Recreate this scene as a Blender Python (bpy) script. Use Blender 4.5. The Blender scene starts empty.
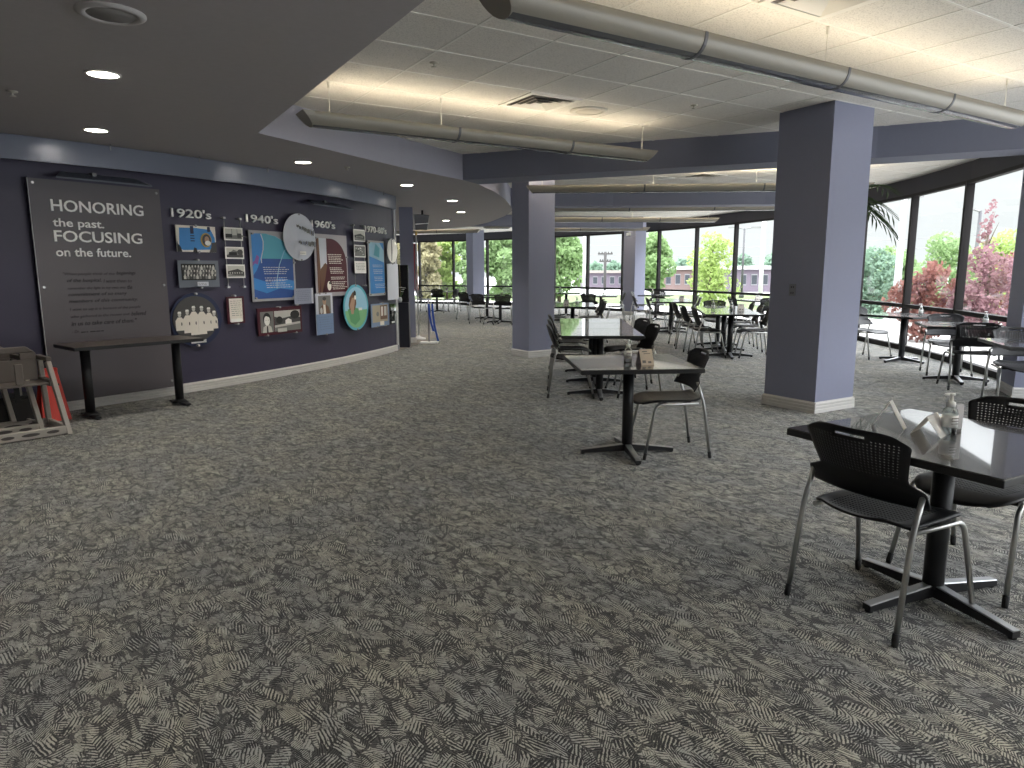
import bpy, bmesh, math, random
from mathutils import Vector, Matrix
PI = math.pi
R = math.radians
sc = bpy.context.scene
COL = sc.collection
random.seed(7)

# ------------------------------------------------------------------ measured frame of the room
YA = 0.55562                                   # ceiling tile grid turned against the view
U = Vector((math.cos(YA), math.sin(YA), 0)); V = Vector((-math.sin(YA), math.cos(YA), 0))
GO = Vector((-.2134, 4.8749, 0)); TILE = .6096
CEIL = 3.045; SOFF = 2.70
WC = (-16.716, 16.284); WR = 15.02; WS0 = -9.8794   # curved exhibit wall
VC = (-11.754, 13.26); VR = 9.914                   # curved valance
GC = (-11.957, 14.176); GR = 19.157                 # curved window wall

def gridpt(b, a, z=0.0):
    p = GO + U * (b * TILE) + V * (a * TILE)
    return Vector((p.x, p.y, z))

# ------------------------------------------------------------------ materials
MATS = {}
def mat(name, col, rough=.5, metal=0.0, spec=.5, emit=None, estr=0.0, coat=0.0):
    if name in MATS: return MATS[name]
    m = bpy.data.materials.new(name); m.use_nodes = True
    b = m.node_tree.nodes['Principled BSDF']
    b.inputs['Base Color'].default_value = (*col, 1)
    b.inputs['Roughness'].default_value = rough
    b.inputs['Metallic'].default_value = metal
    b.inputs['Specular IOR Level'].default_value = spec
    b.inputs['Coat Weight'].default_value = coat
    if emit:
        b.inputs['Emission Color'].default_value = (*emit, 1)
        b.inputs['Emission Strength'].default_value = estr
    MATS[name] = m
    return m

class NT:
    def __init__(s, m): s.t = m.node_tree; s.n = s.t.nodes; s.l = s.t.links; s.b = s.n['Principled BSDF']
    def new(s, t, **kw):
        n = s.n.new(t)
        for k, v in kw.items(): setattr(n, k, v)
        return n
    def put(s, sock, v):
        if hasattr(v, 'links') or isinstance(v, bpy.types.NodeSocket): s.l.new(v, sock)
        else: sock.default_value = v
    def math(s, op, a, b=None, c=None):
        n = s.new('ShaderNodeMath', operation=op)
        s.put(n.inputs[0], a)
        if b is not None: s.put(n.inputs[1], b)
        if c is not None: s.put(n.inputs[2], c)
        return n.outputs[0]
    def mix(s, f, a, b):
        n = s.new('ShaderNodeMix', data_type='RGBA')
        s.put(n.inputs[0], f)
        for i, v in ((6, a), (7, b)):
            if isinstance(v, bpy.types.NodeSocket): s.l.new(v, n.inputs[i])
            else: n.inputs[i].default_value = (*v, 1)
        return n.outputs[2]
    def noise(s, vec, scale, detail=3, rough=.5):
        n = s.new('ShaderNodeTexNoise'); s.l.new(vec, n.inputs['Vector'])
        n.inputs['Scale'].default_value = scale; n.inputs['Detail'].default_value = detail; n.inputs['Roughness'].default_value = rough
        return n
    def obj(s): return s.new('ShaderNodeTexCoord').outputs['Object']
    def bump(s, h, strength, dist=.01):
        n = s.new('ShaderNodeBump'); n.inputs['Strength'].default_value = strength; n.inputs['Distance'].default_value = dist
        s.l.new(h, n.inputs['Height']); s.l.new(n.outputs['Normal'], s.b.inputs['Normal'])

def speckle(name, col, rough, amount=.12, scale=60, bump=.1, spec=.3, **kw):
    m = mat(name, col, rough, spec=spec, **kw); t = NT(m); c = t.obj()
    n = t.noise(c, scale, 3)
    d = tuple(x * (1 - amount) for x in col); e = tuple(min(1, x * (1 + amount)) for x in col)
    t.l.new(t.mix(n.outputs['Fac'], d, e), t.b.inputs['Base Color'])
    if bump: t.bump(n.outputs['Fac'], bump, .002)
    return m

def carpet_material():
    m = mat('carpet_weave', (.1, .1, .1), .95, spec=.12); t = NT(m); c = t.obj()
    rot = t.new('ShaderNodeMapping'); rot.inputs['Rotation'].default_value = (0, 0, .95); t.l.new(c, rot.inputs['Vector'])
    mp = t.new('ShaderNodeMapping'); mp.inputs['Scale'].default_value = (.55, 1, 1); t.l.new(rot.outputs[0], mp.inputs['Vector'])
    def warped(scale, amt):
        w = t.noise(mp.outputs[0], scale, 3, .6)
        a = t.new('ShaderNodeVectorMath', operation='MULTIPLY_ADD')
        t.l.new(w.outputs['Color'], a.inputs[0]); a.inputs[1].default_value = (amt, amt, 0); t.l.new(mp.outputs[0], a.inputs[2])
        return a.outputs[0]
    def cells(vec, scale, feature='F1'):
        v = t.new('ShaderNodeTexVoronoi', voronoi_dimensions='2D', feature=feature); v.inputs['Scale'].default_value = scale
        t.l.new(vec, v.inputs['Vector']); return v
    xy = t.new('ShaderNodeSeparateXYZ'); t.l.new(c, xy.inputs[0])
    wn = t.noise(c, 30, 2)
    def hatch(sep, freq):
        ang = t.math('MULTIPLY', sep, 6.2832)
        pr = t.math('ADD', t.math('MULTIPLY', xy.outputs[0], t.math('COSINE', ang)), t.math('MULTIPLY', xy.outputs[1], t.math('SINE', ang)))
        st = t.math('SINE', t.math('ADD', t.math('MULTIPLY', pr, freq), t.math('MULTIPLY', wn.outputs['Fac'], 5.0)))
        return t.math('MULTIPLY_ADD', st, .5, .5)
    wv1 = warped(6.0, .17); wv2 = warped(12.0, .10)
    A = cells(wv1, 17.5); B = cells(wv2, 34.0); E1 = cells(wv1, 17.5, 'DISTANCE_TO_EDGE')
    sa = t.new('ShaderNodeSeparateColor'); t.l.new(A.outputs['Color'], sa.inputs[0])
    sb = t.new('ShaderNodeSeparateColor'); t.l.new(B.outputs['Color'], sb.inputs[0])
    pick = t.math('GREATER_THAN', sb.outputs[2], .45)      # coarse ribs in some patches, fine ones in others
    hA = hatch(sa.outputs[0], 520.0); hB = hatch(sb.outputs[0], 820.0)
    st = t.math('ADD', t.math('MULTIPLY', hA, pick), t.math('MULTIPLY', hB, t.math('SUBTRACT', 1.0, pick)))
    st = t.math('MULTIPLY_ADD', t.math('SUBTRACT', sb.outputs[1], .5), .50, st)
    st = t.math('MULTIPLY_ADD', t.math('SUBTRACT', sa.outputs[1], .5), .30, st)
    grain = t.noise(c, 300, 2)
    st = t.math('MULTIPLY_ADD', t.math('SUBTRACT', grain.outputs['Fac'], .5), .9, st)
    fleck = t.noise(mp.outputs[0], 26, 4, .7)
    st = t.math('MULTIPLY_ADD', t.math('SUBTRACT', fleck.outputs['Fac'], .5), 2.2, st)
    ramp = t.new('ShaderNodeValToRGB'); t.l.new(st, ramp.inputs[0])
    ramp.color_ramp.elements[0].position = .36; ramp.color_ramp.elements[0].color = (.022, .023, .025, 1)
    ramp.color_ramp.elements[1].position = .62; ramp.color_ramp.elements[1].color = (.42, .415, .375, 1)
    sn = t.noise(c, 9, 3, .6)                              # broken dark seams and veins
    e1 = t.math('LESS_THAN', E1.outputs['Distance'], t.math('MULTIPLY_ADD', sn.outputs['Fac'], .50, -.20))
    vn = t.noise(mp.outputs[0], 20, 3, .55)
    vein = t.math('LESS_THAN', t.math('ABSOLUTE', t.math('SUBTRACT', vn.outputs['Fac'], .5)), t.math('MULTIPLY_ADD', sn.outputs['Fac'], .060, -.016))
    col = t.mix(t.math('MULTIPLY', t.math('MAXIMUM', e1, vein), .85), ramp.outputs[0], (.018, .019, .021))
    big = t.noise(mp.outputs[0], 3.5, 3, .6)
    r2 = t.new('ShaderNodeValToRGB'); t.l.new(big.outputs['Fac'], r2.inputs[0])
    r2.color_ramp.elements[0].position = .40; r2.color_ramp.elements[0].color = (.84, .86, .90, 1)
    r2.color_ramp.elements[1].position = .62; r2.color_ramp.elements[1].color = (1.10, 1.08, 1.0, 1)
    mul = t.new('ShaderNodeMix', data_type='RGBA', blend_type='MULTIPLY'); mul.inputs[0].default_value = 1
    t.l.new(col, mul.inputs[6]); t.l.new(r2.outputs[0], mul.inputs[7])
    t.l.new(mul.outputs[2], t.b.inputs['Base Color'])
    t.b.inputs['Sheen Weight'].default_value = .25; t.b.inputs['Sheen Roughness'].default_value = .5
    t.bump(st, .4, .003)
    return m

def tile_material():
    m = mat('mineral_tile', (.66, .64, .60), .9, spec=.1); t = NT(m); c = t.obj()
    n = t.noise(c, 95, 4, .7); n2 = t.noise(c, 1.3, 2)
    r = t.new('ShaderNodeValToRGB'); t.l.new(n.outputs['Fac'], r.inputs[0])
    r.color_ramp.elements[0].position = .36; r.color_ramp.elements[0].color = (.56, .54, .50, 1)
    r.color_ramp.elements[1].position = .50; r.color_ramp.elements[1].color = (.84, .81, .755, 1)
    t.l.new(t.mix(t.math('MULTIPLY', n2.outputs['Fac'], .3), r.outputs[0], (.78, .755, .71)), t.b.inputs['Base Color'])
    t.bump(n.outputs['Fac'], .25, .004)
    return m

def glass_material(name, tint, refl=1.0):
    m = bpy.data.materials.new(name); m.use_nodes = True; nt = m.node_tree; nt.nodes.clear()
    o = nt.nodes.new('ShaderNodeOutputMaterial'); mx = nt.nodes.new('ShaderNodeMixShader')
    tr = nt.nodes.new('ShaderNodeBsdfTransparent'); tr.inputs[0].default_value = (*tint, 1)
    gl = nt.nodes.new('ShaderNodeBsdfGlossy'); gl.inputs['Roughness'].default_value = .02
    fr = nt.nodes.new('ShaderNodeFresnel'); fr.inputs[0].default_value = 1.45
    mm = nt.nodes.new('ShaderNodeMath'); mm.operation = 'MULTIPLY'; mm.inputs[1].default_value = refl
    nt.links.new(fr.outputs[0], mm.inputs[0]); nt.links.new(mm.outputs[0], mx.inputs[0])
    nt.links.new(tr.outputs[0], mx.inputs[1]); nt.links.new(gl.outputs[0], mx.inputs[2]); nt.links.new(mx.outputs[0], o.inputs[0])
    MATS[name] = m
    return m

def leaf_material(name, col, var=.35):
    m = mat(name, col, .6, spec=.25); t = NT(m)
    n = t.noise(t.obj(), 2.2, 3)
    d = tuple(x * (1 - var) for x in col); e = tuple(min(1, x * (1 + var)) for x in col)
    cc = t.mix(n.outputs['Fac'], d, e); t.l.new(cc, t.b.inputs['Base Color'])
    tl = t.new('ShaderNodeBsdfTranslucent'); t.l.new(cc, tl.inputs[0])
    ms = t.new('ShaderNodeMixShader'); ms.inputs[0].default_value = .45
    out = t.n['Material Output']
    t.l.new(t.b.outputs[0], ms.inputs[1]); t.l.new(tl.outputs[0], ms.inputs[2]); t.l.new(ms.outputs[0], out.inputs[0])
    return m

carpet = carpet_material(); tile = tile_material()
grid_white = mat('grid_white', (.84, .82, .77), .5)
paint_soffit = speckle('paint_soffit', (.43, .405, .415), .85, .05, 25, .03)
paint_lilac = speckle('paint_lilac', (.245, .258, .35), .65, .03, 30, .03)
paint_beam = speckle('paint_beam', (.20, .21, .275), .7, .03, 30, .03)
paint_navy = speckle('paint_navy', (.056, .051, .090), .42, .04, 8, .02, spec=.4)
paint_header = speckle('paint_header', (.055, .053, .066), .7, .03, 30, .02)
paint_back = speckle('paint_back', (.25, .25, .27), .8, .03, 20, .02)
valance_metal = mat('valance_metal', (.15, .165, .215), .28, .25)
vinyl_base = speckle('vinyl_base', (.62, .61, .59), .55, .06, 20, .05)
bronze = mat('bronze_mullion', (.016, .014, .014), .7, 0, .2)
win_glass = glass_material('window_glass', (.92, .935, .94), .6)
acrylic = glass_material('clear_acrylic', (.90, .94, .94), 1.0)
laminate = speckle('laminate_charcoal', (.040, .038, .037), .23, .25, 18, 0, spec=1.0, coat=.8)
black_edge = mat('black_edge', (.012, .012, .013), .45)
black_steel = speckle('black_steel', (.014, .014, .016), .42, .1, 60, 0, spec=.5)
base_edge = mat('worn_steel', (.42, .43, .44), .38, .85)
plastic_black = mat('plastic_black', (.011, .011, .013), .46, spec=.4)
chrome = mat('satin_chrome', (.55, .55, .54), .30, .95)
rubber = mat('rubber_black', (.012, .012, .012), .7)
white_plastic = mat('white_plastic', (.78, .79, .78), .35)
paper = mat('paper_white', (.88, .87, .86), .8); _t = NT(paper)      # thin card lets some light through
_tl = _t.new('ShaderNodeBsdfTranslucent'); _tl.inputs[0].default_value = (.9, .88, .86, 1); _ms = _t.new('ShaderNodeMixShader'); _ms.inputs[0].default_value = .45
_t.l.new(_t.b.outputs[0], _ms.inputs[1]); _t.l.new(_tl.outputs[0], _ms.inputs[2]); _t.l.new(_ms.outputs[0], _t.n['Material Output'].inputs[0])
paper_grey = mat('paper_grey', (.50, .49, .49), .8)
paper_tan = mat('paper_tan', (.56, .47, .37), .8)
ink = mat('ink_dark', (.03, .03, .035), .8)
ink_mid = mat('ink_mid', (.16, .15, .15), .8)
steel_white = mat('letter_white', (.95, .94, .92), .35)
pin_steel = mat('pin_steel', (.80, .80, .80), .25, .6)
fixture_paint = mat('fixture_paint', (.29, .27, .23), .42, .1)
fixture_base = mat('fixture_base', (.22, .225, .24), .25, .6)
fixture_dark = mat('fixture_joint', (.10, .10, .11), .5, .3)
taupe = speckle('taupe_plastic_shaded', (.155, .135, .12), .5, .08, 30, .03)  # taupe darkened further for the shade inside the high chairs
taupe_light = speckle('beige_plastic', (.44, .41, .37), .5, .08, 30, .03)
red_plastic = mat('red_plastic', (.62, .045, .028), .45)
lamp_face = mat('lamp_face', (.9, .9, .9), .5, emit=(1.0, .92, .78), estr=5)

# ------------------------------------------------------------------ mesh helpers
class MB:
    def __init__(s): s.bm = bmesh.new(); s.mats = []; s.cur = 0
    def m(s, material):
        if material not in s.mats: s.mats.append(material)
        s.cur = s.mats.index(material); return s
    def face(s, pts, smooth=False):
        vs = [s.bm.verts.new(p) for p in pts]
        f = s.bm.faces.new(vs); f.material_index = s.cur; f.smooth = smooth
        return f
    def hexa(s, c, bev=0):                     # eight corners: bottom ring then top ring
        vs = [s.bm.verts.new(p) for p in c]; fs = []
        for q in ((3, 2, 1, 0), (4, 5, 6, 7), (0, 1, 5, 4), (1, 2, 6, 5), (2, 3, 7, 6), (3, 0, 4, 7)):
            f = s.bm.faces.new([vs[i] for i in q]); f.material_index = s.cur; fs.append(f)
        if bev:
            es = list({e for f in fs for e in f.edges})
            r = bmesh.ops.bevel(s.bm, geom=es, offset=bev, segments=2, affect='EDGES', profile=.5)
            for f in r['faces']: f.material_index = s.cur
        return fs
    def box(s, x0, x1, y0, y1, z0, z1, bev=0):
        return s.hexa([(x0, y0, z0), (x1, y0, z0), (x1, y1, z0), (x0, y1, z0), (x0, y0, z1), (x1, y0, z1), (x1, y1, z1), (x0, y1, z1)], bev)
    def prism(s, pts, z0, z1):                 # plan polygon, counter-clockwise
        n = len(pts)
        lo = [s.bm.verts.new((p[0], p[1], z0)) for p in pts]; hi = [s.bm.verts.new((p[0], p[1], z1)) for p in pts]
        fs = [s.bm.faces.new(lo[::-1]), s.bm.faces.new(hi)]
        for i in range(n):
            j = (i + 1) % n; fs.append(s.bm.faces.new((lo[i], lo[j], hi[j], hi[i])))
        for f in fs: f.material_index = s.cur
    def plate(s, pts, y0, y1):                 # outline in x,z; front face at y0 (towards -y), back at y1
        n = len(pts)
        a = [s.bm.verts.new((p[0], y0, p[1])) for p in pts]; b = [s.bm.verts.new((p[0], y1, p[1])) for p in pts]
        fs = [s.bm.faces.new(a), s.bm.faces.new(b[::-1])]
        for i in range(n):
            j = (i + 1) % n; fs.append(s.bm.faces.new((a[j], a[i], b[i], b[j])))
        for f in fs: f.material_index = s.cur
    def tube(s, path, r, n=10, caps=True, flat=None):
        path = [Vector(p) for p in path]; rings = []; k = len(path)
        rr = r if isinstance(r, (list, tuple)) else [r] * k
        prev = None
        for i, p in enumerate(path):
            d = (path[min(i + 1, k - 1)] - path[max(i - 1, 0)]).normalized()
            if prev is None:
                up = Vector((0, 0, 1)) if abs(d.z) < .95 else Vector((1, 0, 0))
                x = d.cross(up).normalized()
            else:
                x = (prev - d * prev.dot(d)).normalized()
            prev = x; y = d.cross(x)
            rings.append([s.bm.verts.new(p + (x * math.cos(2 * PI * j / n) + y * math.sin(2 * PI * j / n)) * rr[i]) for j in range(n)])
        for i in range(k - 1):
            for j in range(n):
                f = s.bm.faces.new((rings[i][j], rings[i][(j + 1) % n], rings[i + 1][(j + 1) % n], rings[i + 1][j]))
                f.smooth = True; f.material_index = s.cur
        if caps:
            for q in (rings[0][::-1], rings[-1]):
                f = s.bm.faces.new(q); f.material_index = s.cur
    def lathe(s, prof, cx=0, cy=0, n=24, smooth=True):   # (radius, z) pairs
        rings = []
        for (r, z) in prof:
            rings.append([s.bm.verts.new((cx + r * math.cos(2 * PI * j / n), cy + r * math.sin(2 * PI * j / n), z)) for j in range(n)])
        for i in range(len(prof) - 1):
            for j in range(n):
                f = s.bm.faces.new((rings[i][j], rings[i][(j + 1) % n], rings[i + 1][(j + 1) % n], rings[i + 1][j]))
                f.smooth = smooth; f.material_index = s.cur
        for q, keep in ((rings[0][::-1], prof[0][0]), (rings[-1], prof[-1][0])):
            if keep > 1e-5:
                f = s.bm.faces.new(q); f.material_index = s.cur
    def build(s, name, material=None, parent=None, loc=None, rot=None):
        bmesh.ops.recalc_face_normals(s.bm, faces=s.bm.faces)
        me = bpy.data.meshes.new(name); s.bm.to_mesh(me); s.bm.free()
        for m in (s.mats or [material]): me.materials.append(m)
        o = bpy.data.objects.new(name, me); COL.objects.link(o)
        if parent: o.parent = parent
        if loc is not None: o.location = loc
        if rot is not None: o.rotation_euler = rot
        return o

def tag(o, label, cat, group=None, kind=None):
    o['label'] = label; o['category'] = cat
    if group: o['group'] = group
    if kind: o['kind'] = kind
    return o
def structure(o, label=None):
    o['kind'] = 'structure'
    if label: o['label'] = label; o['category'] = 'room'
    return o
def thing(name, label, cat, loc=(0, 0, 0), rz=0.0, group=None):
    o = bpy.data.objects.new(name, None); COL.objects.link(o); o.empty_display_size = .1
    o.location = loc; o.rotation_euler = (0, 0, rz)
    return tag(o, label, cat, group)
CH = {}
def copy_tree(o, parent=None):
    c = o.copy(); COL.objects.link(c)
    if parent: c.parent = parent
    kids = [k for k in o.children]
    for k in kids: copy_tree(k, c)
    return c
def place(proto, used, label, loc, rz, group=None):
    o = proto if not used else copy_tree(proto)
    o.location = loc; o.rotation_euler = (0, 0, rz); o['label'] = label
    if group: o['group'] = group
    return o

def arc(c, r, a0, a1, n):
    return [(c[0] + r * math.cos(a0 + (a1 - a0) * i / n), c[1] + r * math.sin(a0 + (a1 - a0) * i / n)) for i in range(n + 1)]

def text_mesh(body, width=None, height=None, shear=0.0, extrude=.0, bold=0.0, spacing=1.0):
    cu = bpy.data.curves.new('lettering', 'FONT'); cu.body = body; cu.size = 1.0; cu.shear = shear
    cu.extrude = 0; cu.offset = bold; cu.space_character = spacing; cu.resolution_u = 3
    o = bpy.data.objects.new('lettering', cu); COL.objects.link(o)
    dg = bpy.context.evaluated_depsgraph_get(); dg.update()
    me = bpy.data.meshes.new_from_object(o.evaluated_get(dg))
    bpy.data.objects.remove(o); bpy.data.curves.remove(cu)
    return me
def add_text(mb, body, x, z, w=None, h=None, y=0.0, depth=.004, shear=0.0, bold=0.0):
    """letters standing in the x,z plane, facing -y, lower left of the box at x,z"""
    me = text_mesh(body, shear=shear, bold=bold)
    xs = [v.co.x for v in me.vertices]; ys = [v.co.y for v in me.vertices]
    if not xs: return
    x0, x1, y0, y1 = min(xs), max(xs), min(ys), max(ys)
    if h is None: sx = sz = w / (x1 - x0)
    elif w is None: sx = sz = h / (y1 - y0)
    else: sx = w / (x1 - x0); sz = h / (y1 - y0)
    t = bmesh.new(); t.from_mesh(me)
    if depth:
        r = bmesh.ops.extrude_face_region(t, geom=t.faces[:])
        for e in r['geom']:
            if isinstance(e, bmesh.types.BMVert): e.co.z += depth / max(sx, 1e-6)
    mp = {}
    for v in t.verts:
        mp[v] = mb.bm.verts.new((x + (v.co.x - x0) * sx, y - v.co.z * sx, z + (v.co.y - y0) * sz))
    for f in t.faces:
        try:
            g = mb.bm.faces.new([mp[v] for v in f.verts]); g.material_index = mb.cur
        except ValueError: pass
    t.free(); bpy.data.meshes.remove(me)

# ------------------------------------------------------------------ camera
cam_d = bpy.data.cameras.new('camera'); cam = bpy.data.objects.new('camera', cam_d); COL.objects.link(cam)
cam_d.sensor_width = 36; cam_d.lens = 692.59 / 1024 * 36; cam_d.clip_start = .05; cam_d.clip_end = 500
pit, rol = .16243, .00406
fw = Vector((0, math.cos(pit), -math.sin(pit))); rt = Vector((1, 0, 0)); up = rt.cross(fw)
rt2 = rt * math.cos(rol) - up * math.sin(rol); up2 = up * math.cos(rol) + rt * math.sin(rol)
M = Matrix((rt2, up2, -fw)).transposed().to_4x4(); M.translation = (0, 0, 1.455)
cam.matrix_world = M
sc.camera = cam

# ------------------------------------------------------------------ room shell
def gang(deg): return R(deg)
MULL = [76.7, 71.3, 65.9, 60.56, 55.18, 49.9, 44.6, 39.33, 33.9, 28.47, 22.95, 17.37, 11.9, 6.4, .85, -4.75, -10.35, -15.95]
gpt = lambda d, r=GR: (GC[0] + r * math.cos(R(d)), GC[1] + r * math.sin(R(d)))
wpts = [gpt(d) for d in MULL]                         # far end of the curve to the near end
last = wpts[-1]
for k in range(1, 8):                                  # the glazing runs on straight past the camera
    wpts.append((last[0] - .12 * k, last[1] - 1.85 * k))
END = wpts[-1]
BACKY = END[1]
angw = lambda s: (WS0 + s) / WR
def wallpt(s, off=0.0, z=None):
    a = angw(s); p = (WC[0] + (WR + off) * math.cos(a), WC[1] + (WR + off) * math.sin(a))
    return p if z is None else Vector((p[0], p[1], z))
S_LO, S_HI = -6.2, 6.30
room = list(reversed(wpts)) + [(-16, 31), (-16, BACKY)]  # plan outline, counter-clockwise

mb = MB().m(carpet); mb.prism(room, -.12, 0)
structure(mb.build('floor'))

# tile ceiling in its own turned frame so the pattern follows the grid
mb = MB().m(tile)
inv = Matrix.Rotation(-YA, 3, 'Z')
cpts = [inv @ (Vector((p[0], p[1], 0)) - GO) for p in room]
mb.prism([(p.x, p.y) for p in cpts], CEIL, CEIL + .1)
ceil = structure(mb.build('ceiling', loc=GO, rot=(0, 0, YA)))
mb = MB().m(grid_white)
def inside(p):
    n = len(room); c = False; j = n - 1
    for i in range(n):
        a, b = room[i], room[j]
        if (a[1] > p[1]) != (b[1] > p[1]) and p[0] < (b[0] - a[0]) * (p[1] - a[1]) / (b[1] - a[1]) + a[0]: c = not c
        j = i
    return c
def runs(fixed, along):                                 # spans of a grid line that lie in the room
    out = []; st = None
    for k in range(-120, 121):
        t = k * .25
        p = GO + (U * t + V * fixed if along == 'u' else U * fixed + V * t)
        ok = inside((p.x, p.y)) and p.x > -9
        if ok and st is None: st = t
        if not ok and st is not None: out.append((st, t - .25)); st = None
    return out
for i in range(-30, 50):
    for (a, b) in runs(i * TILE, 'u'):
        if b > a: mb.box(a, b, i * TILE - .010, i * TILE + .010, CEIL - .004, CEIL)
    for (a, b) in runs(i * TILE, 'v'):
        if b > a: mb.box(i * TILE - .010, i * TILE + .010, a, b, CEIL - .0035, CEIL)
g = mb.build('ceiling_grid', parent=ceil)

# dropped dark soffit with its curved nose
soff_edge = [(4.9, BACKY), (-.398, 3.473), (-2.304, 6.596), (-2.074, 7.10), (-1.749, 7.827), (-1.349, 8.72), (-.67, 9.966),
             (-.471, 10.484), (-.26, 11.473), (-.11, 12.583), (-.006, 14.04), (.015, 15.085), (-.146, 16.44), (-.554, 18.426), (-1.181, 20.25), (-2.154, 21.39), (-4, 22.6), (-8, 24), (-15.9, 24.5)]
mb = MB().m(paint_soffit); mb.prism(soff_edge + [(-15.9, BACKY)], SOFF, CEIL)
mb.m(speckle('soffit_face_lit', (.34, .34, .40), .7, .03, 30, .03))
sof = structure(mb.build('ceiling_soffit'))
for p in sof.data.polygons:                              # upright face: lighter colour stands in for trough light falling on it
    if abs(p.normal.z) < .3: p.material_index = 1

def wall_strip(name, pts, z0, z1, thick, material, side=1):
    """a wall along a plan polyline; thickness to its left (side 1) or right (-1)"""
    mb = MB().m(material); off = []
    for i, p in enumerate(pts):
        a = Vector(pts[max(i - 1, 0)]); b = Vector(pts[min(i + 1, len(pts) - 1)]); d = (b - a).normalized()
        off.append((p[0] - d.y * thick * side, p[1] + d.x * thick * side))
    for i in range(len(pts) - 1):
        a, b, c, d = pts[i], pts[i + 1], off[i + 1], off[i]
        mb.hexa([(a[0], a[1], z0), (b[0], b[1], z0), (c[0], c[1], z0), (d[0], d[1], z0), (a[0], a[1], z1), (b[0], b[1], z1), (c[0], c[1], z1), (d[0], d[1], z1)])
    bmesh.ops.remove_doubles(mb.bm, verts=mb.bm.verts, dist=1e-4)
    o = mb.build(name)
    for p in o.data.polygons: p.use_smooth = False
    return structure(o)

wl = [wallpt(S_LO + (S_HI - S_LO) * i / 60) for i in range(61)]
wall_strip('wall_left', wl, 0, SOFF, .22, paint_navy, 1)
e = wallpt(S_HI - .01, -.02); d = Vector((WC[0] - e[0], WC[1] - e[1])).normalized()
wall_strip('wall_return', [e, (e[0] + d.x * 9, e[1] + d.y * 9)], 0, SOFF, .18, paint_back, -1)
a = wallpt(S_LO + .02)
wall_strip('wall_side', [(-9.4, BACKY), (-9.4, 3.7)], 0, CEIL, .2, paint_back, 1)
wall_strip('wall_back', [(-9.4, BACKY), (END[0], END[1])], 0, CEIL, .2, paint_back, -1)
wall_strip('wall_far', [wpts[0], (-14, 26)], 0, CEIL, .2, paint_back, -1)

# ribbed baseboard following a polyline (outer side on the right of travel)
def baseboard(mb, pts, h=.115):
    prof = [(0, 0), (.018, 0), (.018, .034), (.011, .039), (.016, .045), (.016, .067), (.010, .072), (.015, .078), (.015, .098), (.008, .104), (.004, h), (0, h)]
    n = len(pts); rings = []
    for i, p in enumerate(pts):
        a = Vector(pts[max(i - 1, 0)]); b = Vector(pts[min(i + 1, n - 1)]); d0 = (Vector(p) - a); d1 = (b - Vector(p))
        if d0.length < 1e-6: d0 = d1
        if d1.length < 1e-6: d1 = d0
        d0.normalize(); d1.normalize()
        n0 = Vector((d0.y, -d0.x)); n1 = Vector((d1.y, -d1.x)); m = (n0 + n1); m = m / max(.3, m.dot(n0))
        rings.append([mb.bm.verts.new((p[0] + m.x * o, p[1] + m.y * o, z)) for (o, z) in prof])
    for i in range(n - 1):
        for j in range(len(prof) - 1):
            f = mb.bm.faces.new((rings[i][j], rings[i + 1][j], rings[i + 1][j + 1], rings[i][j + 1])); f.material_index = mb.cur
    mb.bm.faces.new(rings[0]); mb.bm.faces.new(rings[-1][::-1])
mb = MB().m(vinyl_base)
baseboard(mb, [wallpt(S_LO + (S_HI - S_LO) * i / 60, .001) for i in range(61)])
structure(mb.build('baseboard_left'))
# bright corner trim at the end of the exhibit wall
mb = MB().m(mat('corner_trim', (.62, .62, .63), .4))
p = wallpt(S_HI, .004); mb.box(-.02, .02, -.02, .02, .11, SOFF)
structure(mb.build('trim_1', loc=(p[0], p[1], 0), rot=(0, 0, angw(S_HI))))
# tiled threshold beyond the wall end
mb = MB().m(speckle('tan_floor_tile', (.19, .165, .14), .5, .1, 30, 0))
mb.prism([(-2.12, 12.55), (-1.62, 15.6), (-2.6, 16.6), (-8, 16.6), (-8, 14.3)], 0, .006)
structure(mb.build('floor_tile'))

# beams
def beam(name, front, thick, z0, material):
    return wall_strip(name, front, z0, CEIL, thick, material, 1)
beam('beam_front', [(-.672, 9.964), (1.142, 9.226), (3.111, 8.446), (4.147, 8.179), (5.374, 7.60), (6.25, 7.18)], .54, SOFF, paint_beam)
beam('beam_middle', [(-.02, 13.95), (2.0, 14.0), (4.9, 13.75), (5.6, 13.65)], .5, 2.70, paint_beam)
beam('beam_rear', [(-1.2, 20.1), (1.0, 20.9), (3.0, 21.4), (4.0, 21.5)], .45, 2.72, paint_beam)

# suspended valance before the wall, with its hanger pins
a0 = -11.6 / VR; a1 = -1.33 / VR
mb = MB().m(valance_metal)
n = 64; o_ = arc(VC, VR, a0 - .25, a1, n); i_ = arc(VC, VR - .025, a0 - .25, a1, n)
ro = [[mb.bm.verts.new((p[0], p[1], z)) for p in o_] for z in (2.468, 2.684)]
ri = [[mb.bm.verts.new((p[0], p[1], z)) for p in i_] for z in (2.468, 2.684)]
for k in range(n):
    for q in ((ro[0][k], ro[0][k + 1], ro[1][k + 1], ro[1][k]), (ri[0][k + 1], ri[0][k], ri[1][k], ri[1][k + 1]),
              (ro[1][k], ro[1][k + 1], ri[1][k + 1], ri[1][k]), (ro[0][k + 1], ro[0][k], ri[0][k], ri[0][k + 1])):
        f = mb.bm.faces.new(q); f.smooth = True
mb.bm.faces.new((ro[0][n], ri[0][n], ri[1][n], ro[1][n])); mb.bm.faces.new((ri[0][0], ro[0][0], ro[1][0], ri[1][0]))
val = tag(mb.build('wall_valance'), 'curved blue grey metal valance hung under the dark ceiling above the exhibit wall', 'valance')
for p in val.data.polygons: p.use_smooth = False
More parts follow.
